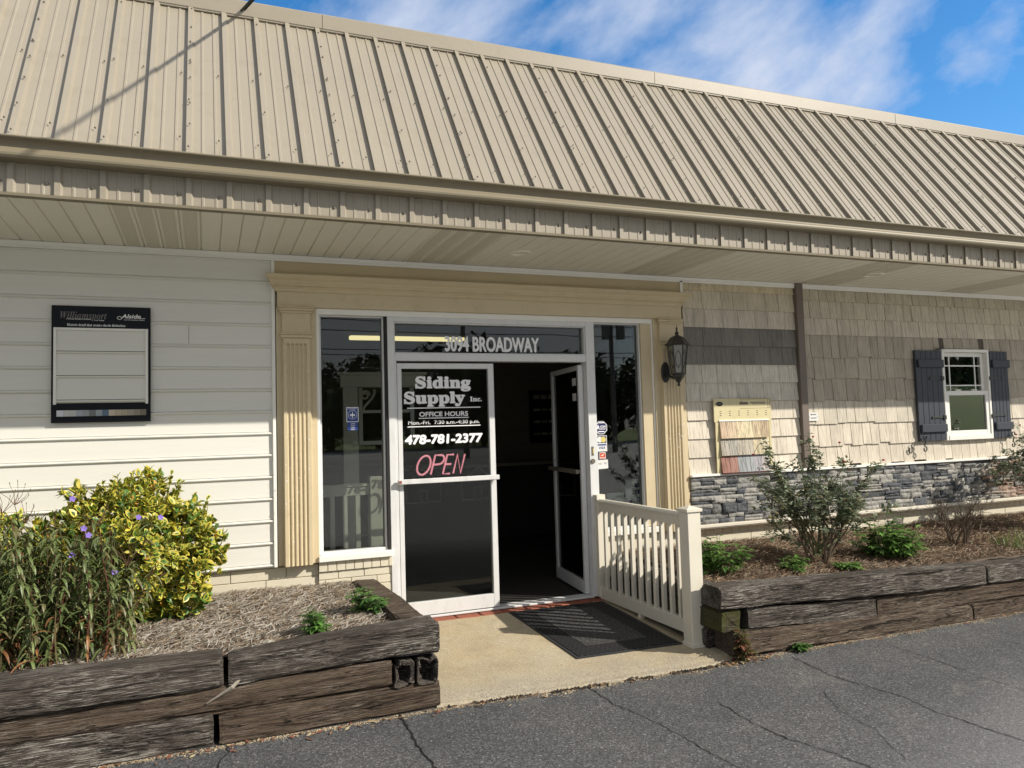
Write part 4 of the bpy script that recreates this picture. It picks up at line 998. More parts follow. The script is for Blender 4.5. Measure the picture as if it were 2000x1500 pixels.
tie('timber', (5.18, yc-.02, -1.64), (9.5, yc-.05, -1.66), .215, .135, .135, 'tie_brown', PR, 12)
tie('timber', (3.005, yc-.0, -1.440), (4.185, yc+.0, -1.502), .20, .148, .165, 'tie', PR, 13)
tie('timber', (4.205, yc+.01, -1.502), (9.5, yc-.03, -1.53), .20, .165, .14, 'tie_brown', PR, 14)
tie('timber', (2.775, yc+.0, -1.275), (5.335, yc-.02, -1.368), .225, .152, .158, 'tie', PR, 15, rough=1.3, label='topmost timber with pale peeling streaks')
tie('timber', (5.36, yc-.02, -1.365), (9.5, yc-.05, -1.40), .225, .150, .15, 'tie', PR, 16)
tie('timber', (2.865, yc-.09, -1.435), (2.88, -.12, -1.44), .165, .148, .14, 'tie_moss', PR, 17, label='mossy return timber')
tie('timber', (2.88, -1.49, -1.29), (2.90, -.12, -1.29), .165, .13, .13, 'tie', PR, 18)
tie('timber', (2.87, -1.50, -1.60), (2.90, -.12, -1.60), .165, .16, .16, 'tie', PR, 19)
# ------------------------------------------------------------------ soil beds + straw
def bed_z(side, x, y):
    if side == 'L': z = np.interp(y, [-1.5, -.9, 0.02], [-1.205, -1.185, -1.165])
    else: z = np.interp(y, [-1.55, -1.2, -.6, .02], [-1.215, -1.175, -1.15, -1.14]) - .02*max(0, min(1, (x-4)/2))*(1 if y < -.7 else .4)
    return float(z) + .022*noise.noise(Vector((x*2.3, y*2.3, 1))) + .010*noise.noise(Vector((x*9, y*9, 4)))
def bed(side, x0, x1, y0, y1):
    m = MB(); nx_, ny_ = int((x1-x0)/.05), int((y1-y0)/.05)
    for a in range(nx_+1):
        for b in range(ny_+1): x = x0+(x1-x0)*a/nx_; y = y0+(y1-y0)*b/ny_; m.v.append((x, y, bed_z(side, x, y)))
    for a in range(nx_):
        for b in range(ny_): i = a*(ny_+1)+b; m.f.append((i, i+ny_+1, i+ny_+2, i+1)); m.c.append(None)
    tag(m.build('soil', M['soil'], smooth=True), kind='structure')
bed('L', -6, .62, -1.50, .03); bed('R', 2.95, 11, -1.53, .02)
def straw(name, side, x0, x1, y0, y1, n, seed, cols):
    r_ = np.random.RandomState(seed); m = MB()
    X = r_.uniform(x0, x1, n); Y = r_.uniform(y0, y1, n); A = r_.uniform(0, math.pi, n); Ln = r_.uniform(.035, .11, n); T_ = r_.uniform(-.25, .35, n); C = r_.randint(0, len(cols), n); H = r_.uniform(.002, .022, n); Bd = r_.uniform(-.3, .3, n)
    for k in range(n):
        x, y, a, l = X[k], Y[k], A[k], Ln[k]/2; z = bed_z(side, x, y)+H[k]; c = vary(cols[C[k]], .25)
        dx, dy, dz = math.cos(a)*l, math.sin(a)*l, T_[k]*l; w = .0011+.0006*r_.rand(); px_, py_ = -math.sin(a)*w, math.cos(a)*w
        bx, by = -math.sin(a)*l*Bd[k], math.cos(a)*l*Bd[k]
        a0 = (x-dx, y-dy, z-dz*.6); a1 = (x+bx, y+by, z+.004); a2 = (x+dx, y+dy, z+dz)
        for p, q in ((a0, a1), (a1, a2)):
            m.quad((p[0]-px_, p[1]-py_, p[2]), (q[0]-px_, q[1]-py_, q[2]), (q[0]+px_, q[1]+py_, q[2]+.001), (p[0]+px_, p[1]+py_, p[2]+.001), c)
    tag(m.build(name, M['straw']), kind='stuff')
straw('pine_straw', 'L', -2.0, .62, -1.46, .03, 24000, 3, [(.30, .25, .19), (.36, .33, .28), (.25, .19, .13), (.44, .41, .36), (.13, .10, .075), (.26, .18, .11), (.50, .47, .42)])
straw('pine_straw', 'R', 2.97, 8.5, -1.50, .02, 34000, 4, [(.20, .12, .07), (.27, .17, .10), (.33, .26, .18), (.12, .075, .045), (.38, .32, .24)])
# grit along the edges of asphalt
def grit(name, path, spread, n, seed):
    r_ = random.Random(seed); m = MB(); seg = [(a, b, math.hypot(b[0]-a[0], b[1]-a[1])) for a, b in zip(path[:-1], path[1:])]; tot = sum(s[2] for s in seg)
    cs = [(.36, .28, .17), (.28, .21, .12), (.45, .38, .27), (.18, .13, .08), (.10, .07, .045), (.40, .34, .24)]
    for k in range(n):
        d = r_.uniform(0, tot)
        for a, b, l in seg:
            if d <= l: break
            d -= l
        u = d/l; x = a[0]+(b[0]-a[0])*u; y = a[1]+(b[1]-a[1])*u - abs(r_.gauss(0, spread))*(.5+abs(noise.noise(Vector((x*3, 7, 0))))*2.0); s = r_.uniform(.0018, .0055)*(1 if r_.random() < .97 else 2.0)
        c = vary(r_.choice(cs), .2); i = len(m.v); h = s*r_.uniform(.5, .9); z = -ZO
        q = r_.uniform(0, 6)
        P5 = [(x+s*math.cos(q+w)*r_.uniform(.7, 1.2), y+s*math.sin(q+w)*r_.uniform(.7, 1.2), z) for w in (0, 1.3, 2.5, 3.8, 5.1)]
        m.v += P5 + [(x, y, z+h)]
        for k2 in range(5): m.f.append((i+k2, i+(k2+1) % 5, i+5)); m.c.append(c)
    tag(m.build(name, M['grit']), kind='stuff')
grit('sandy_grit', [(-3, -1.675), (.8, -1.665), (1.6, -1.70), (2.7, -1.74), (2.9, -1.70), (9, -1.73)], .032, 15000, 5)
def crumbs():
    r_ = random.Random(8); m = MB()
    for k in range(900):
        x = r_.uniform(.84, 2.75); y = edge_y(x)-.016-abs(r_.gauss(0, .013)); s = r_.uniform(.004, .013)
        if noise.noise(Vector((x*6, 2, 0))) < -.1: continue
        P5 = [(x+s*math.cos(w)*r_.uniform(.7, 1.3), y+s*math.sin(w)*r_.uniform(.6, 1.1), -ZO) for w in (0, 1.1, 2.3, 3.5, 4.9)]; i = len(m.v); m.v += P5+[(x+s*.2, y, -ZO+s*r_.uniform(.6, 1.6))]; c = vary(r_.choice([(.03, .027, .024), (.05, .04, .03), (.09, .065, .04), (.02, .018, .016)]), .3, r_)
        for k2 in range(5): m.f.append((i+k2, i+(k2+1) % 5, i+5)); m.c.append(c)
    tag(m.build('asphalt_crumbs', M['grit']), kind='stuff')
crumbs()
def debris():
    r_ = random.Random(12); m = MB()
    for k in range(420):
        x = r_.uniform(-1, 6); y = -1.68-abs(r_.gauss(0, .05)); 
        if r_.random() < .25: x = r_.uniform(2.7, 3.1); y = r_.uniform(-1.80, -1.66)
        a = r_.uniform(0, 6.28); l = r_.uniform(.008, .03); w = l*.3; z = -ZO+.006
        c = vary(r_.choice([(.22, .12, .06), (.32, .20, .10), (.12, .07, .04), (.20, .07, .04), (.40, .33, .2)]), .2)
        dx, dy = math.cos(a)*l, math.sin(a)*l; ex, ey = -math.sin(a)*w, math.cos(a)*w
        m.quad((x-dx, y-dy, z), (x+ex, y+ey, z+.006*r_.random()), (x+dx, y+dy, z+.004), (x-ex, y-ey, z))
        m.c[-1] = c
    tag(m.build('leaf_litter', M['straw']), kind='stuff')
debris()
# ------------------------------------------------------------------ plants
def leaf(m, p, d, up, L, w, c, c2=None, fold=.15, curl=.2, ns=1, edge=.62):
    """leaf blade from p along d; c2 = margin colour"""
    d = d.normalized(); s = d.cross(up)
    if s.length < 1e-3: s = d.orthogonal()
    s.normalize(); n = s.cross(d).normalized()
    st = [(0, .12), (.22, .75), (.5, 1), (.78, .70), (1, .04)] if ns else [(0, .2), (.5, 1), (1, .05)]
    def pt(u, ww): return p + d*(L*u) - n*(curl*L*u*u) + s*(w*.5*ww) + n*(fold*abs(ww)*w*.5)
    if c2 is None:
        for (u0, w0), (u1, w1) in zip(st[:-1], st[1:]):
            m.quad(tuple(pt(u0, -w0)), tuple(pt(u0, 0)), tuple(pt(u1, 0)), tuple(pt(u1, -w1)), c)
            m.quad(tuple(pt(u0, 0)), tuple(pt(u0, w0)), tuple(pt(u1, w1)), tuple(pt(u1, 0)), c)
    else:
        o = [tuple(pt(u, -w0)) for u, w0 in st] + [tuple(pt(u, w0)) for u, w0 in st[::-1]]
        inn = [tuple(pt(.5+(u-.5)*edge, -w0*edge)) for u, w0 in st] + [tuple(pt(.5+(u-.5)*edge, w0*edge)) for u, w0 in st[::-1]]
        i = len(m.v); n_ = len(o); m.v += o + inn
        for k in range(n_): k2 = (k+1) % n_; m.f.append((i+k, i+k2, i+n_+k2, i+n_+k)); m.c.append(c2)
        m.f.append(tuple(i+n_+k for k in range(n_))); m.c.append(c)
def rv(r_): 
    while 1:
        v = Vector((r_.uniform(-1, 1), r_.uniform(-1, 1), r_.uniform(-1, 1)))
        if .05 < v.length < 1: return v
def euonymus(c, rad, label, n, seed, zb):
    r_ = random.Random(seed); T = thing('variegated_shrub', (c[0], c[1], zb), label, 'shrub', 'golden variegated shrubs')
    fm = MB(); sm = MB(); c = Vector(c); green = [(.07, .15, .025), (.10, .19, .03), (.05, .11, .02)]; yel = [(.56, .47, .06), (.62, .54, .12), (.50, .44, .05), (.46, .46, .07)]
    k = 0
    while k < n:
        v = rv(r_).normalized(); ph = noise.noise(v*2.1+Vector((seed, 0, 0)))
        rr = 1+.34*ph+.15*noise.noise(v*5)
        depth = 1 - abs(r_.gauss(0, .13)) if r_.random() < .8 else r_.uniform(.3, .95)
        p = c + Vector((v.x*rad[0], v.y*rad[1], v.z*rad[2]))*rr*depth
        if p.z < zb+.03 or p.y > -.03: continue
        axis = (v*1.0 + Vector((0, 0, .55)) + rv(r_)*.5).normalized()
        patchy = .5+.5*noise.noise(p*4+Vector((3, 3, seed)))  # random patches with more green-edged leaves
        low = p.z < c.z-rad[2]*.55
        for q in range(r_.randint(4, 7)):        # a rosette of leaves at a twig end
            d = (axis*r_.uniform(.25, 1.0) + rv(r_)*.95).normalized(); L = r_.uniform(.028, .070)
            isg = r_.random() < (.10 + (.25 if low else 0) + (.2 if patchy < .3 else 0))
            g = vary(r_.choice(green), .25, r_); y_ = vary(r_.choice(yel), .18, r_)
            if r_.random() < .10: g = y_
            if r_.random() < .025: g = y_ = vary((.55, .30, .06), .2, r_)
            leaf(fm, p+rv(r_)*.012, d, axis, L, L*r_.uniform(.50, .66), g, (vary((.09, .20, .035), .2, r_) if isg else y_), .25, .15, 1, r_.uniform(.45, .70))
        k += 1
    for k in range(46):                           # sprigs standing out of the outline
        a = r_.uniform(0, 6.28); v = Vector((math.cos(a)*.62, -abs(math.sin(a))*.4, .85)).normalized() if k % 2 else Vector((math.cos(a), -abs(math.sin(a)), r_.uniform(.0, .9))).normalized()
        p = c + Vector((v.x*rad[0], v.y*rad[1], v.z*rad[2]))*.92; up = (v*.5+Vector((0, 0, 1))).normalized(); ln = r_.uniform(.08, .17)
        if p.y > -.05: continue
        sm.tube([p, p+up*ln], [.003, .0015], 5, (.12, .16, .05))
        g_ = k % 4 == 0
        for q in range(int(ln/.012)):
            b = p+up*(q*.012); dd = (rv(r_)+up*.7).normalized(); L = r_.uniform(.028, .045)
            leaf(fm, b, dd, up, L, L*.58, vary(r_.choice(green), .2, r_), vary((.10, .22, .04) if g_ else r_.choice(yel), .2, r_), .25, .15, 1, .6)
    for k in range(22):
        a = r_.uniform(0, 6.28); e = c + Vector((math.cos(a)*rad[0]*r_.uniform(.2, .8), math.sin(a)*rad[1]*.6, r_.uniform(-.3, .5)*rad[2])); b0 = Vector((c.x+r_.uniform(-.08, .08), c.y+r_.uniform(-.06, .06), zb-.02))
        mid = b0.lerp(e, .5)+Vector((0, 0, .05)); sm.tube([b0, mid, e], [.009, .006, .003], 6, vary((.14, .11, .07), .2, r_))
    fm.build('foliage', M['leaf'], T); sm.build('stem', M['bark'], T)
euonymus((-.92, -.53, -.74), (.52, .42, .45), 'round golden variegated shrub, full bush right of the purple-flowered plants', 2300, 1, -1.18)
euonymus((-2.05, -.50, -.78), (.62, .40, .42), 'golden variegated shrub cut off by the left edge, behind the tall stems', 1500, 2, -1.18)
# tall purple-flowered stems: each clump of stems a plant
def flower(m, p, d, r_, col):
    d = d.normalized(); s = d.orthogonal().normalized(); t = d.cross(s)
    for k in range(5):
        a = 2*math.pi*k/5; q = s*math.cos(a)+t*math.sin(a); q2 = s*math.cos(a+.62)+t*math.sin(a+.62); q3 = s*math.cos(a-.62)+t*math.sin(a-.62); L = .019
        c = vary(col, .12, r_)
        m.poly([tuple(p), tuple(p+(q3*.7+d*.4)*L), tuple(p+(q*1.05+d*.35)*L), tuple(p+(q2*.7+d*.4)*L)], c)
    m.tube([p-d*.025, p], [.002, .004], 5, (.12, .08, .22))
def ruellia(cx_, cy_, sx, sy, n, hmin, hmax, seed, label, flw):
    r_ = random.Random(seed); T = thing('flowering_plant', (cx_, cy_, -1.2), label, 'plant', 'tall plants with narrow leaves and purple flowers')
    lm, sm, fm = MB(), MB(), MB(); olive = [(.12, .165, .05), (.15, .195, .07), (.09, .125, .04), (.18, .215, .085), (.14, .13, .055), (.12, .155, .055)]
    for k in range(n):
        x = cx_+r_.uniform(-sx, sx); y = cy_+r_.uniform(-sy, sy); h = r_.uniform(hmin, hmax); lean = Vector((r_.gauss(0, .05), r_.gauss(0, .04), 0))
        if r_.random() < .3: h *= .6
        b = Vector((x, y, -1.22)); P_ = [b + Vector((0, 0, h*u)) + lean*(u*u*2.2) + Vector((.012*math.sin(u*7+k), 0, 0)) for u in np.linspace(0, 1, 8)]
        red = r_.random() < .45
        sm.tube(P_, [.0045-.0028*u for u in np.linspace(0, 1, 8)], 5, vary((.13, .045, .03) if red else (.11, .085, .04), .3, r_))
        z = .10; ph = r_.uniform(0, 6)
        while z < h:
            u = z/h; i = min(6, int(u*7)); p = P_[i].lerp(P_[i+1], u*7-i)
            for sgn in (0, math.pi, 1.6):
                if r_.random() < (.25 if u < .35 else .08): continue
                a = ph+sgn+r_.uniform(-.3, .3); L = r_.uniform(.09, .17)*(1-.35*u)
                c = vary(r_.choice(olive), .25, r_)
                if u < .4 and r_.random() < .22: c = vary((.30, .14, .06), .35, r_)
                d = Vector((math.cos(a), math.sin(a), r_.uniform(.25, 1.0))).normalized(); q = p.copy(); seg = 5; wv = r_.uniform(.014, .021); side = d.cross(Vector((0, 0, 1))).normalized()
                dr = r_.uniform(.30, .62); pts = [q.copy()]
                for g_ in range(seg): d = (d+Vector((0, 0, -dr))).normalized(); q = q+d*(L/seg); pts.append(q.copy())
                ws_ = [.2, .8, 1, .85, .5, .05]
                for g_ in range(seg):
                    a_, b_ = pts[g_], pts[g_+1]; up_ = Vector((0, 0, .003))
                    lm.quad(tuple(a_-side*wv*.5*ws_[g_]), tuple(a_-up_), tuple(b_-up_), tuple(b_-side*wv*.5*ws_[g_+1]), c)
                    lm.quad(tuple(a_-up_), tuple(a_+side*wv*.5*ws_[g_]), tuple(b_+side*wv*.5*ws_[g_+1]), tuple(b_-up_), c)
            z += r_.uniform(.035, .06); ph += math.pi/2
        if k < 5:
            tp = P_[-1]
            for q in range(7): e = tp+Vector((r_.uniform(-.07, .07), r_.uniform(-.05, .05), r_.uniform(.03, .13))); sm.tube([tp, tp.lerp(e, .5)+Vector((.01, 0, 0)), e], [.0018, .0014, .001], 4, (.13, .07, .045)); sm.tube([e, e+Vector((0, 0, .012))], [.0022, .001], 4, (.10, .06, .04))
    T_ = T
    lm.build('foliage', M['leaf'], T_); sm.build('stem', M['bark'], T_)
    for x, y, z in flw:
        fm = MB(); p = Vector((x, y, z)); flower(fm, p, Vector((.5, -1, .45)), r_, (.27, .19, .58)); fm.build('flower', M['leaf'], T_)
        
def pw(px, py, Y): a = at(px, py, Y); return (a[0], Y, a[1])
ruellia(-1.86, -1.12, .28, .27, 50, .62, .98, 11, 'tall olive-leaved clump at the far left edge of the left bed, seed heads on top', [])
ruellia(-1.42, -1.17, .24, .26, 58, .55, .88, 12, 'tall olive-leaved clump with the paired purple flowers near its top', [pw(163, 1033, -1.30), pw(172, 1046, -1.32), pw(139, 1085, -1.36), pw(141, 975, -1.25)])
ruellia(-1.05, -1.10, .20, .24, 40, .45, .80, 13, 'looser olive-leaved clump of bare red stems in front of the golden shrub', [pw(270, 1011, -1.05), pw(313, 1011, -1.0), pw(223, 1118, -1.28)])
# broad-leaved weeds
def weed(name, x, y, z, s, h, n, seed, label, cols, group=None, jag=True, cat='weed'):
    r_ = random.Random(seed); T = thing(name, (x, y, z), label, cat, group); lm, sm = MB(), MB(); big = 1.5 if s > .2 else 1.1
    for k in range(n):
        a = r_.uniform(0, 6.28); rr = s*math.sqrt(r_.random()); hh = h*r_.uniform(.45, 1)*(1-.4*(rr/s)**2); b = Vector((x+rr*.45*math.cos(a), y+rr*.45*math.sin(a), z-.02)); e = Vector((x+rr*math.cos(a), y+rr*math.sin(a)*.9, z+hh)); mid = b.lerp(e, .5)+Vector((0, 0, .03))
        sm.tube([b, mid, e], [.0035, .0028, .0015], 5, vary((.10, .13, .04), .2, r_))
        for q in range(11):
            u = .25+.75*q/10; p = b.lerp(mid, u*2) if u < .5 else mid.lerp(e, u*2-1); aa = q*2.4+k; el_ = r_.uniform(-.15, .6)+(.3 if q > 8 else 0)
            d = Vector((math.cos(aa), math.sin(aa), el_)); L = big*r_.uniform(.030, .075)*(1.15-.3*u); c = vary(r_.choice(cols), .25, r_)
            leaf(lm, p, d, Vector((0, 0, 1)), L, L*(.42 if jag else .6), c, None, .3, .35, 1)
            if jag:
                for sg in (-1, 1): leaf(lm, p+d.normalized()*L*.15, d+Vector((-math.sin(aa), math.cos(aa), 0))*sg*.9, Vector((0, 0, 1)), L*.6, L*.26, c, None, .3, .3, 1)
    lm.build('foliage', M['leaf'], T); sm.build('stem', M['bark'], T)
GR = [(.075, .17, .035), (.10, .22, .045), (.055, .12, .03), (.13, .25, .06)]
GB = [(.10, .20, .04), (.13, .26, .05), (.07, .15, .03), (.17, .29, .08)]
weed('leafy_weed', .115, -1.33, -1.20, .085, .20, 9, 21, 'small dark green weed on the straw behind the split timber', GR, 'weeds in the left bed')
weed('leafy_weed', .50, -1.00, -1.19, .15, .22, 14, 22, 'wider green weed beside the rotted return timber', GR, 'weeds in the left bed')
weed('leafy_weed', 3.22, -1.12, -1.17, .22, .32, 22, 23, 'bright green weed right behind the railing post', GB, 'weeds in the right bed')
weed('leafy_weed', 3.82, -1.26, -1.20, .13, .14, 12, 24, 'low green weed left of the rose bush trunks', GB, 'weeds in the right bed')
weed('leafy_weed', 4.28, -1.36, -1.20, .09, .06, 7, 25, 'smallest green sprig by the rose bush foot', GB, 'weeds in the right bed')
weed('leafy_weed', 4.93, -1.16, -1.19, .29, .38, 44, 26, 'dense mound of bright green leaves right of the rose bush', GB, 'weeds in the right bed')
weed('dry_weed', 2.90, -1.75, -1.62, .05, .22, 7, 27, 'dry reddish weed between railing post and right planter', [(.11, .08, .03), (.16, .07, .04), (.08, .09, .03)])
weed('leafy_weed', 3.40, -1.755, -1.62, .025, .05, 4, 28, 'tiny sprout in the grit below the right planter', GR)
def grass_tuft(x, y, z, s, h, n, seed, label):
    r_ = random.Random(seed); T = thing('grass_tuft', (x, y, z), label, 'grass'); m = MB()
    for k in range(n):
        a = r_.uniform(0, 6.28); rr = s*math.sqrt(r_.random()); p = Vector((x+rr*math.cos(a), y+rr*math.sin(a)*.6, z)); d = Vector((r_.gauss(0, .3), r_.gauss(0, .3), 1)).normalized(); L = h*r_.uniform(.5, 1); c = vary(r_.choice([(.12, .22, .04), (.17, .26, .06), (.22, .24, .09), (.08, .15, .03)]), .2, r_)
        side = Vector((math.cos(a*3), math.sin(a*3), 0))*.0028; q = p.copy(); w = 1.0
        for g_ in range(4):
            q2 = q+d*(L/4); w2 = 1-(g_+1)/4.2; m.quad(tuple(q-side*w), tuple(q+side*w), tuple(q2+side*w2), tuple(q2-side*w2), c); q = q2; w = w2; d = (d+Vector((d.x*.35, d.y*.35, -.12))).normalized()
    m.build('blades', M['leaf'], T)
grass_tuft(6.42, -1.25, -1.22, .28, .22, 170, 31, 'tuft of yellow-green grass at the right edge of the bed')
def rose(x, y, z, spread, h, seed, label, nb, leaves, flowers, group=None, bare=False, name='rose_bush', fork=3, lean=0, canes=()):
    r_ = random.Random(seed); T = thing(name, (x, y, z), label, 'shrub', group); sm, lm = MB(), MB(); tips = []
    def grow(p, d, L, r0, dep):
        n = 4; pts = [p]
        for k in range(n): d = (d+rv(r_)*.20+Vector((0, 0, .04))).normalized(); pts.append(pts[-1]+d*L/n)
        sm.tube(pts, [r0*(1-.4*k/n) for k in range(n+1)], 6 if dep < 2 else 4, vary((.115, .085, .06) if dep < 2 or bare else (.09, .10, .045), .25, r_))
        if dep >= 1: tips.extend(pts[1:])
        if dep < fork:
            for k in range(r_.choice((2, 3)) if dep else 3):
                q = pts[r_.choice((2, 3, 4))]; nd = (d+rv(r_)*.85); nd.z = max(nd.z, -.1 if dep else .25); grow(q, nd.normalized(), L*r_.uniform(.55, .85), r0*.55, dep+1)
    for k in range(nb):
        a = 2*math.pi*k/nb+r_.uniform(-.3, .3); sp = r_.uniform(.25, 1)*spread/h; grow(Vector((x+.10*math.cos(a)*r_.random(), y+.06*math.sin(a), z-.02)), Vector((math.cos(a)*sp*1.1+lean, math.sin(a)*sp*.7, 1)).normalized(), h*.42, .011 if not bare else .013, 0)
    for q in canes:
        q = Vector(q); b0 = Vector((x+r_.uniform(-.08, .08), y, z+.05)); mid = b0.lerp(q, .55)+Vector((0, -.03, .10)); P_ = []
        for k in range(13): u = k/12; P_.append(b0*(1-u)**2+mid*2*u*(1-u)+q*u*u+rv(r_)*.008)
        sm.tube(P_, [.008*(1-.8*k/12) for k in range(13)], 5, vary((.10, .11, .05), .2, r_)); tips.extend(P_[7:]*5)
        for k in (8, 10, 11):
            e_ = P_[k]+Vector((r_.uniform(-.12, .12), r_.uniform(-.05, .05), r_.uniform(-.02, .10))); sm.tube([P_[k], e_], [.002, .001], 4, (.10, .12, .05)); tips.extend([P_[k].lerp(e_, .5), e_]*3)
    sm.build('stem', M['bark'], T)
    if not bare:
        cols = [(.13, .175, .10), (.17, .205, .13), (.09, .12, .065), (.23, .25, .17), (.17, .155, .08)]
        for k in range(leaves):
            p = r_.choice(tips)+rv(r_)*.035; d = rv(r_)+Vector((0, 0, .2)); a = d.cross(Vector((0, 0, 1))).normalized(); d.normalize(); c = vary(r_.choice(cols), .3, r_)
            for off, dd in ((0, d), (-.02, d*.4+a), (-.02, d*.4-a), (-.04, d*.3+a*.9), (-.04, d*.3-a*.9)):
                if r_.random() < .15: continue
                L = r_.uniform(.026, .042); leaf(lm, p+d*off, dd+rv(r_)*.2, Vector((0, 0, 1))+rv(r_)*.7, L, L*.68, c, None, .2, .2, 1)
        lm.build('foliage', M['leaf'], T)
    for q in flowers:
        fm = MB(); q = Vector(q)
        for k in range(9):
            d = (rv(r_)*.8+Vector((.2, -.3, .5))).normalized(); leaf(fm, q, d, Vector((0, 0, 1)), .017, .018, vary((.50, .02, .05) if k % 3 else (.60, .07, .12), .2, r_), None, .5, -.3, 1)
        near = min(tips, key=lambda t: (t-q).length); fm.tube([near, near.lerp(q, .5)+Vector((0, 0, .01)), q], [.002, .0018, .0018], 4, (.08, .10, .04)); fm.build('flower', M['leaf'], T)
rose(4.24, -1.08, -1.17, .80, .84, 46, 'large rose bush with small red blooms in front of the stone veneer', 9, 1150,
     [pw(1588, 855, -1.0), pw(1639, 866, -1.05), pw(1648, 903, -1.15), pw(1471, 890, -1.1), pw(1725, 900, -1.0), pw(1658, 918, -1.1)], 'rose bushes along the wall', canes=[pw(1485, 865, -1.1), pw(1500, 905, -1.1), pw(1470, 930, -1.15), pw(1578, 850, -1.1), pw(1600, 880, -1.0), pw(1560, 900, -1.1), pw(1650, 900, -1.1), pw(1715, 905, -1.0), pw(1690, 940, -1.0), pw(1500, 960, -1.1), pw(1750, 990, -1.0)])
rose(7.68, -.78, -1.17, .55, 1.0, 42, 'rose bush cut off by the right edge below the window', 8, 1300, [pw(1992, 832, -.8), pw(1984, 850, -.8)], 'rose bushes along the wall')
rose(5.98, -1.0, -1.19, .30, .52, 43, 'leafless pruned shrub of thorny bare stems', 9, 0, [], None, True, 'bare_shrub', 3)
# ------------------------------------------------------------------ overhead service cable
ang = Vector((-1.04+3.15, -1.06-2.5, -1.485+2.675)).normalized(); A0 = Vector((-.205, -.135, 3.215))
m = MB()
for k, o_ in enumerate((Vector((0, 0, 0)), Vector((.022, .01, .012)))):
    P_ = [A0+o_+ang*t_+Vector((0, 0, -.00 + .0009*t_*t_)) for t_ in (0, .5, 1, 2, 4, 8, 14, 22, 30)]; m.tube(P_, .0085, 6)
tag(m.build('service_cable', M['black']), 'black overhead service cable running up from the roof edge', 'cable')
# ------------------------------------------------------------------ things inside the shop
T = thing('neon_sign', (1.36, .10, -.37), 'pink neon open sign hanging inside the glass door', 'sign')
m = MB(); sh = lambda x, z: (x+(z+.37)*.27-.01, .075, z)
def stroke(p): m.tube([sh(*q) for q in p], .0082, 8)
z0, z1 = -.362, -.205
stroke([(1.190+.055*math.cos(w), (z0+z1)/2+.078*math.sin(w)) for w in [2*math.pi*k/20+.2 for k in range(21)]])
stroke([(1.268, z0), (1.268, z1), (1.315, z1)]+[(1.318+.036*math.cos(w), z1-.038+.038*math.sin(w)) for w in np.linspace(1.4, -1.5, 9)]+[(1.268, z1-.078)])
stroke([(1.430, z1), (1.372, z1), (1.372, z0), (1.432, z0)]); stroke([(1.372, (z0+z1)/2), (1.425, (z0+z1)/2)])
stroke([(1.462, z0), (1.462, z1), (1.527, z0), (1.527, z1)]); m.build('neon_tube', M['neon'], T)
m = MB(); m.tube([(1.10, .075, -.10), (1.16, .075, -.2)], .0015, 4); m.tube([(1.62, .075, -.10), (1.53, .075, -.2)], .0015, 4); m.build('hanging_wire', M['black'], T)
T = thing('display_railing', (.62, .5, -1.5), 'cream display railing with post inside the left window', 'railing')
yr = .42
xp, _z = at(733, 1000, yr)
BX('post', M['rail'], T, (xp-.052, xp+.052, yr-.05, yr+.05, -1.5, at(733, 930, yr)[1]), bevel=.004)
zr = at(690, 948, yr)[1]
BX('rail', M['rail'], T, (-.25, xp-.052, yr-.03, yr+.03, zr-.012, zr+.012), (-.25, xp-.052, yr-.02, yr+.02, zr-.085, zr-.012), (-.25, xp-.052, yr-.02, yr+.02, -1.42, -1.34), bevel=.003)
for px_ in (624, 649, 674, 699):
    xx = at(px_, 1020, yr)[0]; BX('picket', M['rail'], T, (xx-.019, xx+.019, yr-.019, yr+.019, -1.34, zr-.085))
T = thing('display_column', (1.0, 1.7, -1.5), 'white display porch column with scrolled brackets inside the shop', 'column')
yc2 = 1.6; xc, _z = at(683, 850, yc2); zt_ = at(690, 757, yc2)[1]
BX('shaft', M['rail'], T, (xc-.075, xc+.075, yc2-.07, yc2+.07, -1.2, zt_), bevel=.004); BX('beam', M['rail'], T, (xc-.1, xc+.75, yc2-.08, yc2+.08, zt_, zt_+.12), (xc-.13, xc+.78, yc2-.11, yc2+.11, zt_+.12, zt_+.15), bevel=.004)
m = MB(); m.tube([(xc+.08+.17*u+.02*math.sin(u*9), yc2, zt_-.26+.24*u*u) for u in np.linspace(0, 1, 10)], .014, 6); m.tube([(xc+.16+.05*math.cos(w)*(1-w/14), yc2, zt_-.08+.05*math.sin(w)*(1-w/14)) for w in np.linspace(0, 9, 24)], .010, 6); m.build('bracket', M['rail'], T, smooth=True)
T = thing('display_window', (1.6, 1.9, -1.0), 'white display window standing behind the porch column', 'window')
a0 = at(700, 800, 1.9)[0]; zw0, zw1 = at(700, 862, 1.9)[1], at(700, 790, 1.9)[1]
BX('frame', M['wsash'], T, (a0, a0+.04, 1.88, 1.93, zw0, zw1+.25), (a0+.55, a0+.59, 1.88, 1.93, zw0, zw1+.25), (a0, a0+.59, 1.88, 1.93, zw0-.04, zw0), (a0, a0+.59, 1.88, 1.93, zw1+.21, zw1+.25), (a0+.04, a0+.55, 1.89, 1.92, (zw0+zw1)/2+.1, (zw0+zw1)/2+.13))
BX('pane', M['glass'], T, (a0+.04, a0+.55, 1.905, 1.91, zw0, zw1+.21))
yq = 5.1; xa, za = at(1037, 865, yq); xb2, zb2 = at(1098, 762, yq)
T = thing('colour_display', (xa, yq, za), 'dark colour selector board on the back wall seen through the doorway', 'display board')
BX('board', M['boardblack'], T, (xa, xb2+.3, yq, yq+.04, za, zb2))
m = MB(); rr_ = random.Random(3)
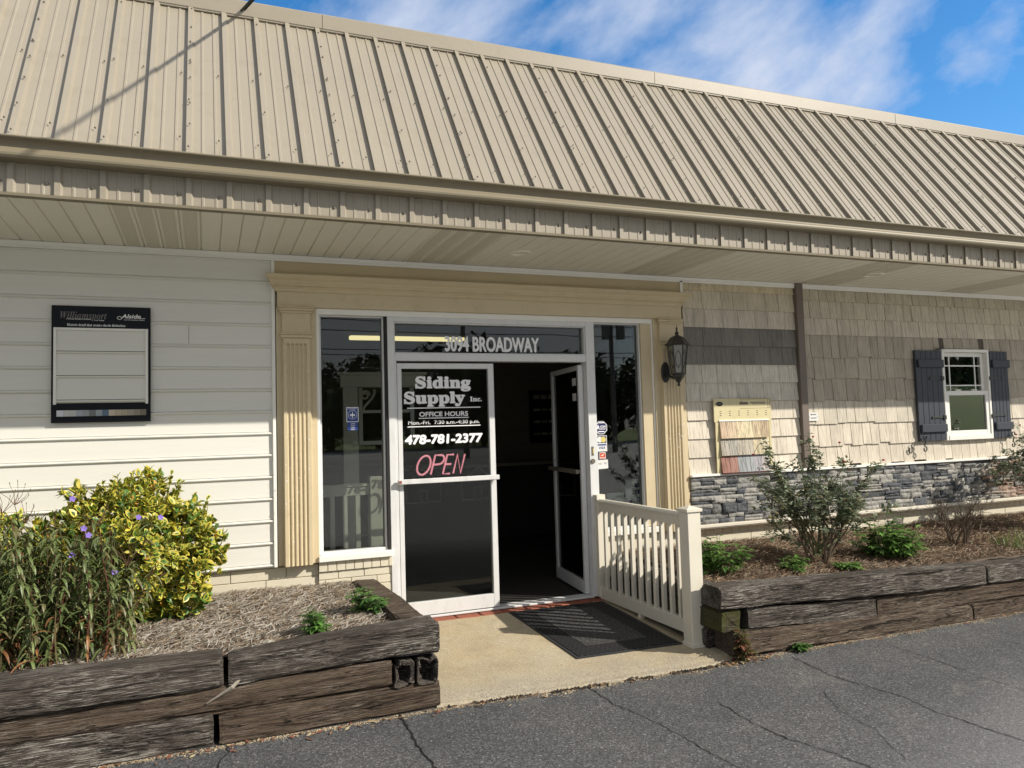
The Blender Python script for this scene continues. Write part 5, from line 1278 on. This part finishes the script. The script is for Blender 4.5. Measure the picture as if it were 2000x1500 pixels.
for r_ in range(4):
    for k in range(7): m.box(xa+.06+k*.13, xa+.17+k*.13, yq-.006, yq, zb2-.14-r_*(zb2-za)*.23, zb2-.10-r_*(zb2-za)*.23+(.03 if r_ == 0 else 0), vary((.35, .33, .28), .3, rr_))
m.build('colour_chips', M['chips'], T)
T = thing('leaflet_stand', (3.12, .25, -.93), 'white printed leaflet card standing in the right window', 'display')
x0, z0 = at(1220, 985, .12); x1, z1 = at(1249, 935, .12)
m = MB(); m.quad((x0, .085, z0-.06), (x1, .085, z0-.06), (x1, .13, z1), (x0+.02, .13, z1)); m.build('card', M['card'], T)
m = MB()
for k in range(3): zz = z1-.035-.065*k; m.quad((x1-.06, .109-.012*k, zz-.04), (x1-.01, .109-.012*k, zz-.04), (x1-.01, .119-.012*k, zz), (x1-.06, .119-.012*k, zz))
m.quad((x0+.015, .090, z0+.00), (x0+.07, .090, z0+.0), (x0+.06, .097, z0+.035), (x0+.03, .097, z0+.03)); m.build('print', M['navy'], T)
T = thing('carton', (2.95, .3, -.93), 'white window sample frame lying inside the right window', 'sample')
x0, z0 = at(1185, 966, .15); x1, _ = at(1218, 966, .15); BX('frame', M['card'], T, (x0, x1, .145, .18, -1.0, z0+.01), (x0+.05, x1+.0, .105, .13, -1.0, z0-.03), bevel=.004)
T = thing('ceiling_lamp', (1.5, 2.6, 1.0), 'lit yellowish fluorescent tube lamp on the shop ceiling', 'lamp')
yl_ = 2.6; xa, za = at(683, 658, yl_); xb2, zb2 = at(905, 672, yl_)
BX('diffuser', M['tubelight'], T, (xa, xb2, yl_-.06, yl_+.06, za-.03, za+.03), bevel=.01); BX('housing', M['interior'], T, (xa-.02, xb2+.02, yl_-.08, yl_+.08, za+.03, za+.07))
T = thing('counter', (2.4, 4.2, -1.5), 'dark shop counter inside behind the doorway', 'counter')
BX('counter_body', M['dark'], T, (1.9, 4.6, 3.9, 4.5, -1.5, -.52)); BX('counter_top', M['interior'], T, (1.85, 4.65, 3.85, 4.55, -.52, -.48))
for k, (xx, zz) in enumerate(((1.98, -.50), (2.75, -.50))):
    m = MB()
    for a, b in (((0, 0), (.3, 0)), ((.3, 0), (.3, .16)), ((0, 0), (0, .16)), ((0, .16), (.15, .27)), ((.15, .27), (.3, .16)), ((.12, 0), (.12, .1)), ((.12, .1), (.18, .1)), ((.18, .1), (.18, 0))): m.tube([(xx+a[0]*1.6, 3.84, -.95+a[1]*1.6), (xx+b[0]*1.6, 3.84, -.95+b[1]*1.6)], .006, 4)
    tag(m.build('house_outline', M['card']), 'thin white house outline on the %s half of the counter front' % ('left', 'right')[k], 'decoration', 'house outlines on the counter')
# ------------------------------------------------------------------ across the street (seen in the glass)
rt = random.Random(77); xx = -22; fm = MB()
while xx < 100:
    x, y, h, rad = xx, -66+rt.uniform(-3, 5), rt.uniform(7.2, 10.2), rt.uniform(3.4, 5.2); sd_ = rt.random()*50
    if rt.random() < .25: rad *= .6; h *= 1.15
    fm.tube([(x, y, -ZO), (x+.2, y, -ZO+h*.4), (x, y, -ZO+h*.9)], [.3, .2, .06], 7, (.06, .045, .03))
    for k in range(2200):
        v = rv(rt); v = v.normalized()*(.55+.45*rt.random())*(1+.35*noise.noise(v*2.2+Vector((sd_, 0, 0)))); p = Vector((x+v.x*rad, y+v.y*rad, -ZO+h*.52+v.z*h*.5)); s = rt.uniform(.35, .85); a = rv(rt)*s; b = rv(rt)*s
        fm.poly([tuple(p-a), tuple(p+b), tuple(p+a)], vary(rt.choice([(.045, .07, .025), (.07, .085, .03), (.035, .05, .02), (.10, .08, .035)]), .3, rt))
    xx += rt.uniform(3.6, 5.6)
tag(fm.build('treeline', M['treeleaf']), kind='stuff')
def pole(x, y, h, tr, label):
    T = thing('utility_pole', (x, y, -ZO), label, 'utility pole', 'utility poles along the street')
    m = MB(); m.tube([(x, y, -ZO), (x, y, -ZO+h)], [.17, .12], 10); m.build('mast', M['brown'], T); BX('crossarm', M['brown'], T, (x-1.1, x+1.1, y-.07, y+.07, -ZO+h-.9, -ZO+h-.75))
    if tr:
        for k, s in enumerate((-.5, .5)): m = MB(); m.tube([(x+s, y+.25, -ZO+h-2.4), (x+s, y+.25, -ZO+h-1.4)], .26, 12); m.build('transformer', M['steel'], T)
    m = MB()
    for s in (-1, -.4, .4, 1): m.tube([(x+s, y, -ZO+h-.75), (x+s, y, -ZO+h-.55)], .05, 6)
    m.build('insulator', M['steel'], T)
pole(12.9, -34, 9.6, False, 'plain wooden utility pole on the near verge of the street'); pole(22.3, -34, 9.2, True, 'wooden utility pole carrying two grey transformers')
for k, (z, dy_) in enumerate(((8.0, 0), (7.7, .3), (7.2, -.2), (6.2, 0), (5.9, .1))):
    m = MB(); P_ = []
    for q in range(41): x = -60+4.0*q; P_.append((x, -34+dy_, -ZO+z+.5*((x-17)/40)**2-.2)); 
    m.tube(P_, .022, 4); tag(m.build('power_line', M['black']), 'black overhead power line along the street, %s of five' % ('topmost', 'second from top', 'middle one', 'fourth from top', 'lowest')[k], 'power line', 'power lines along the street')
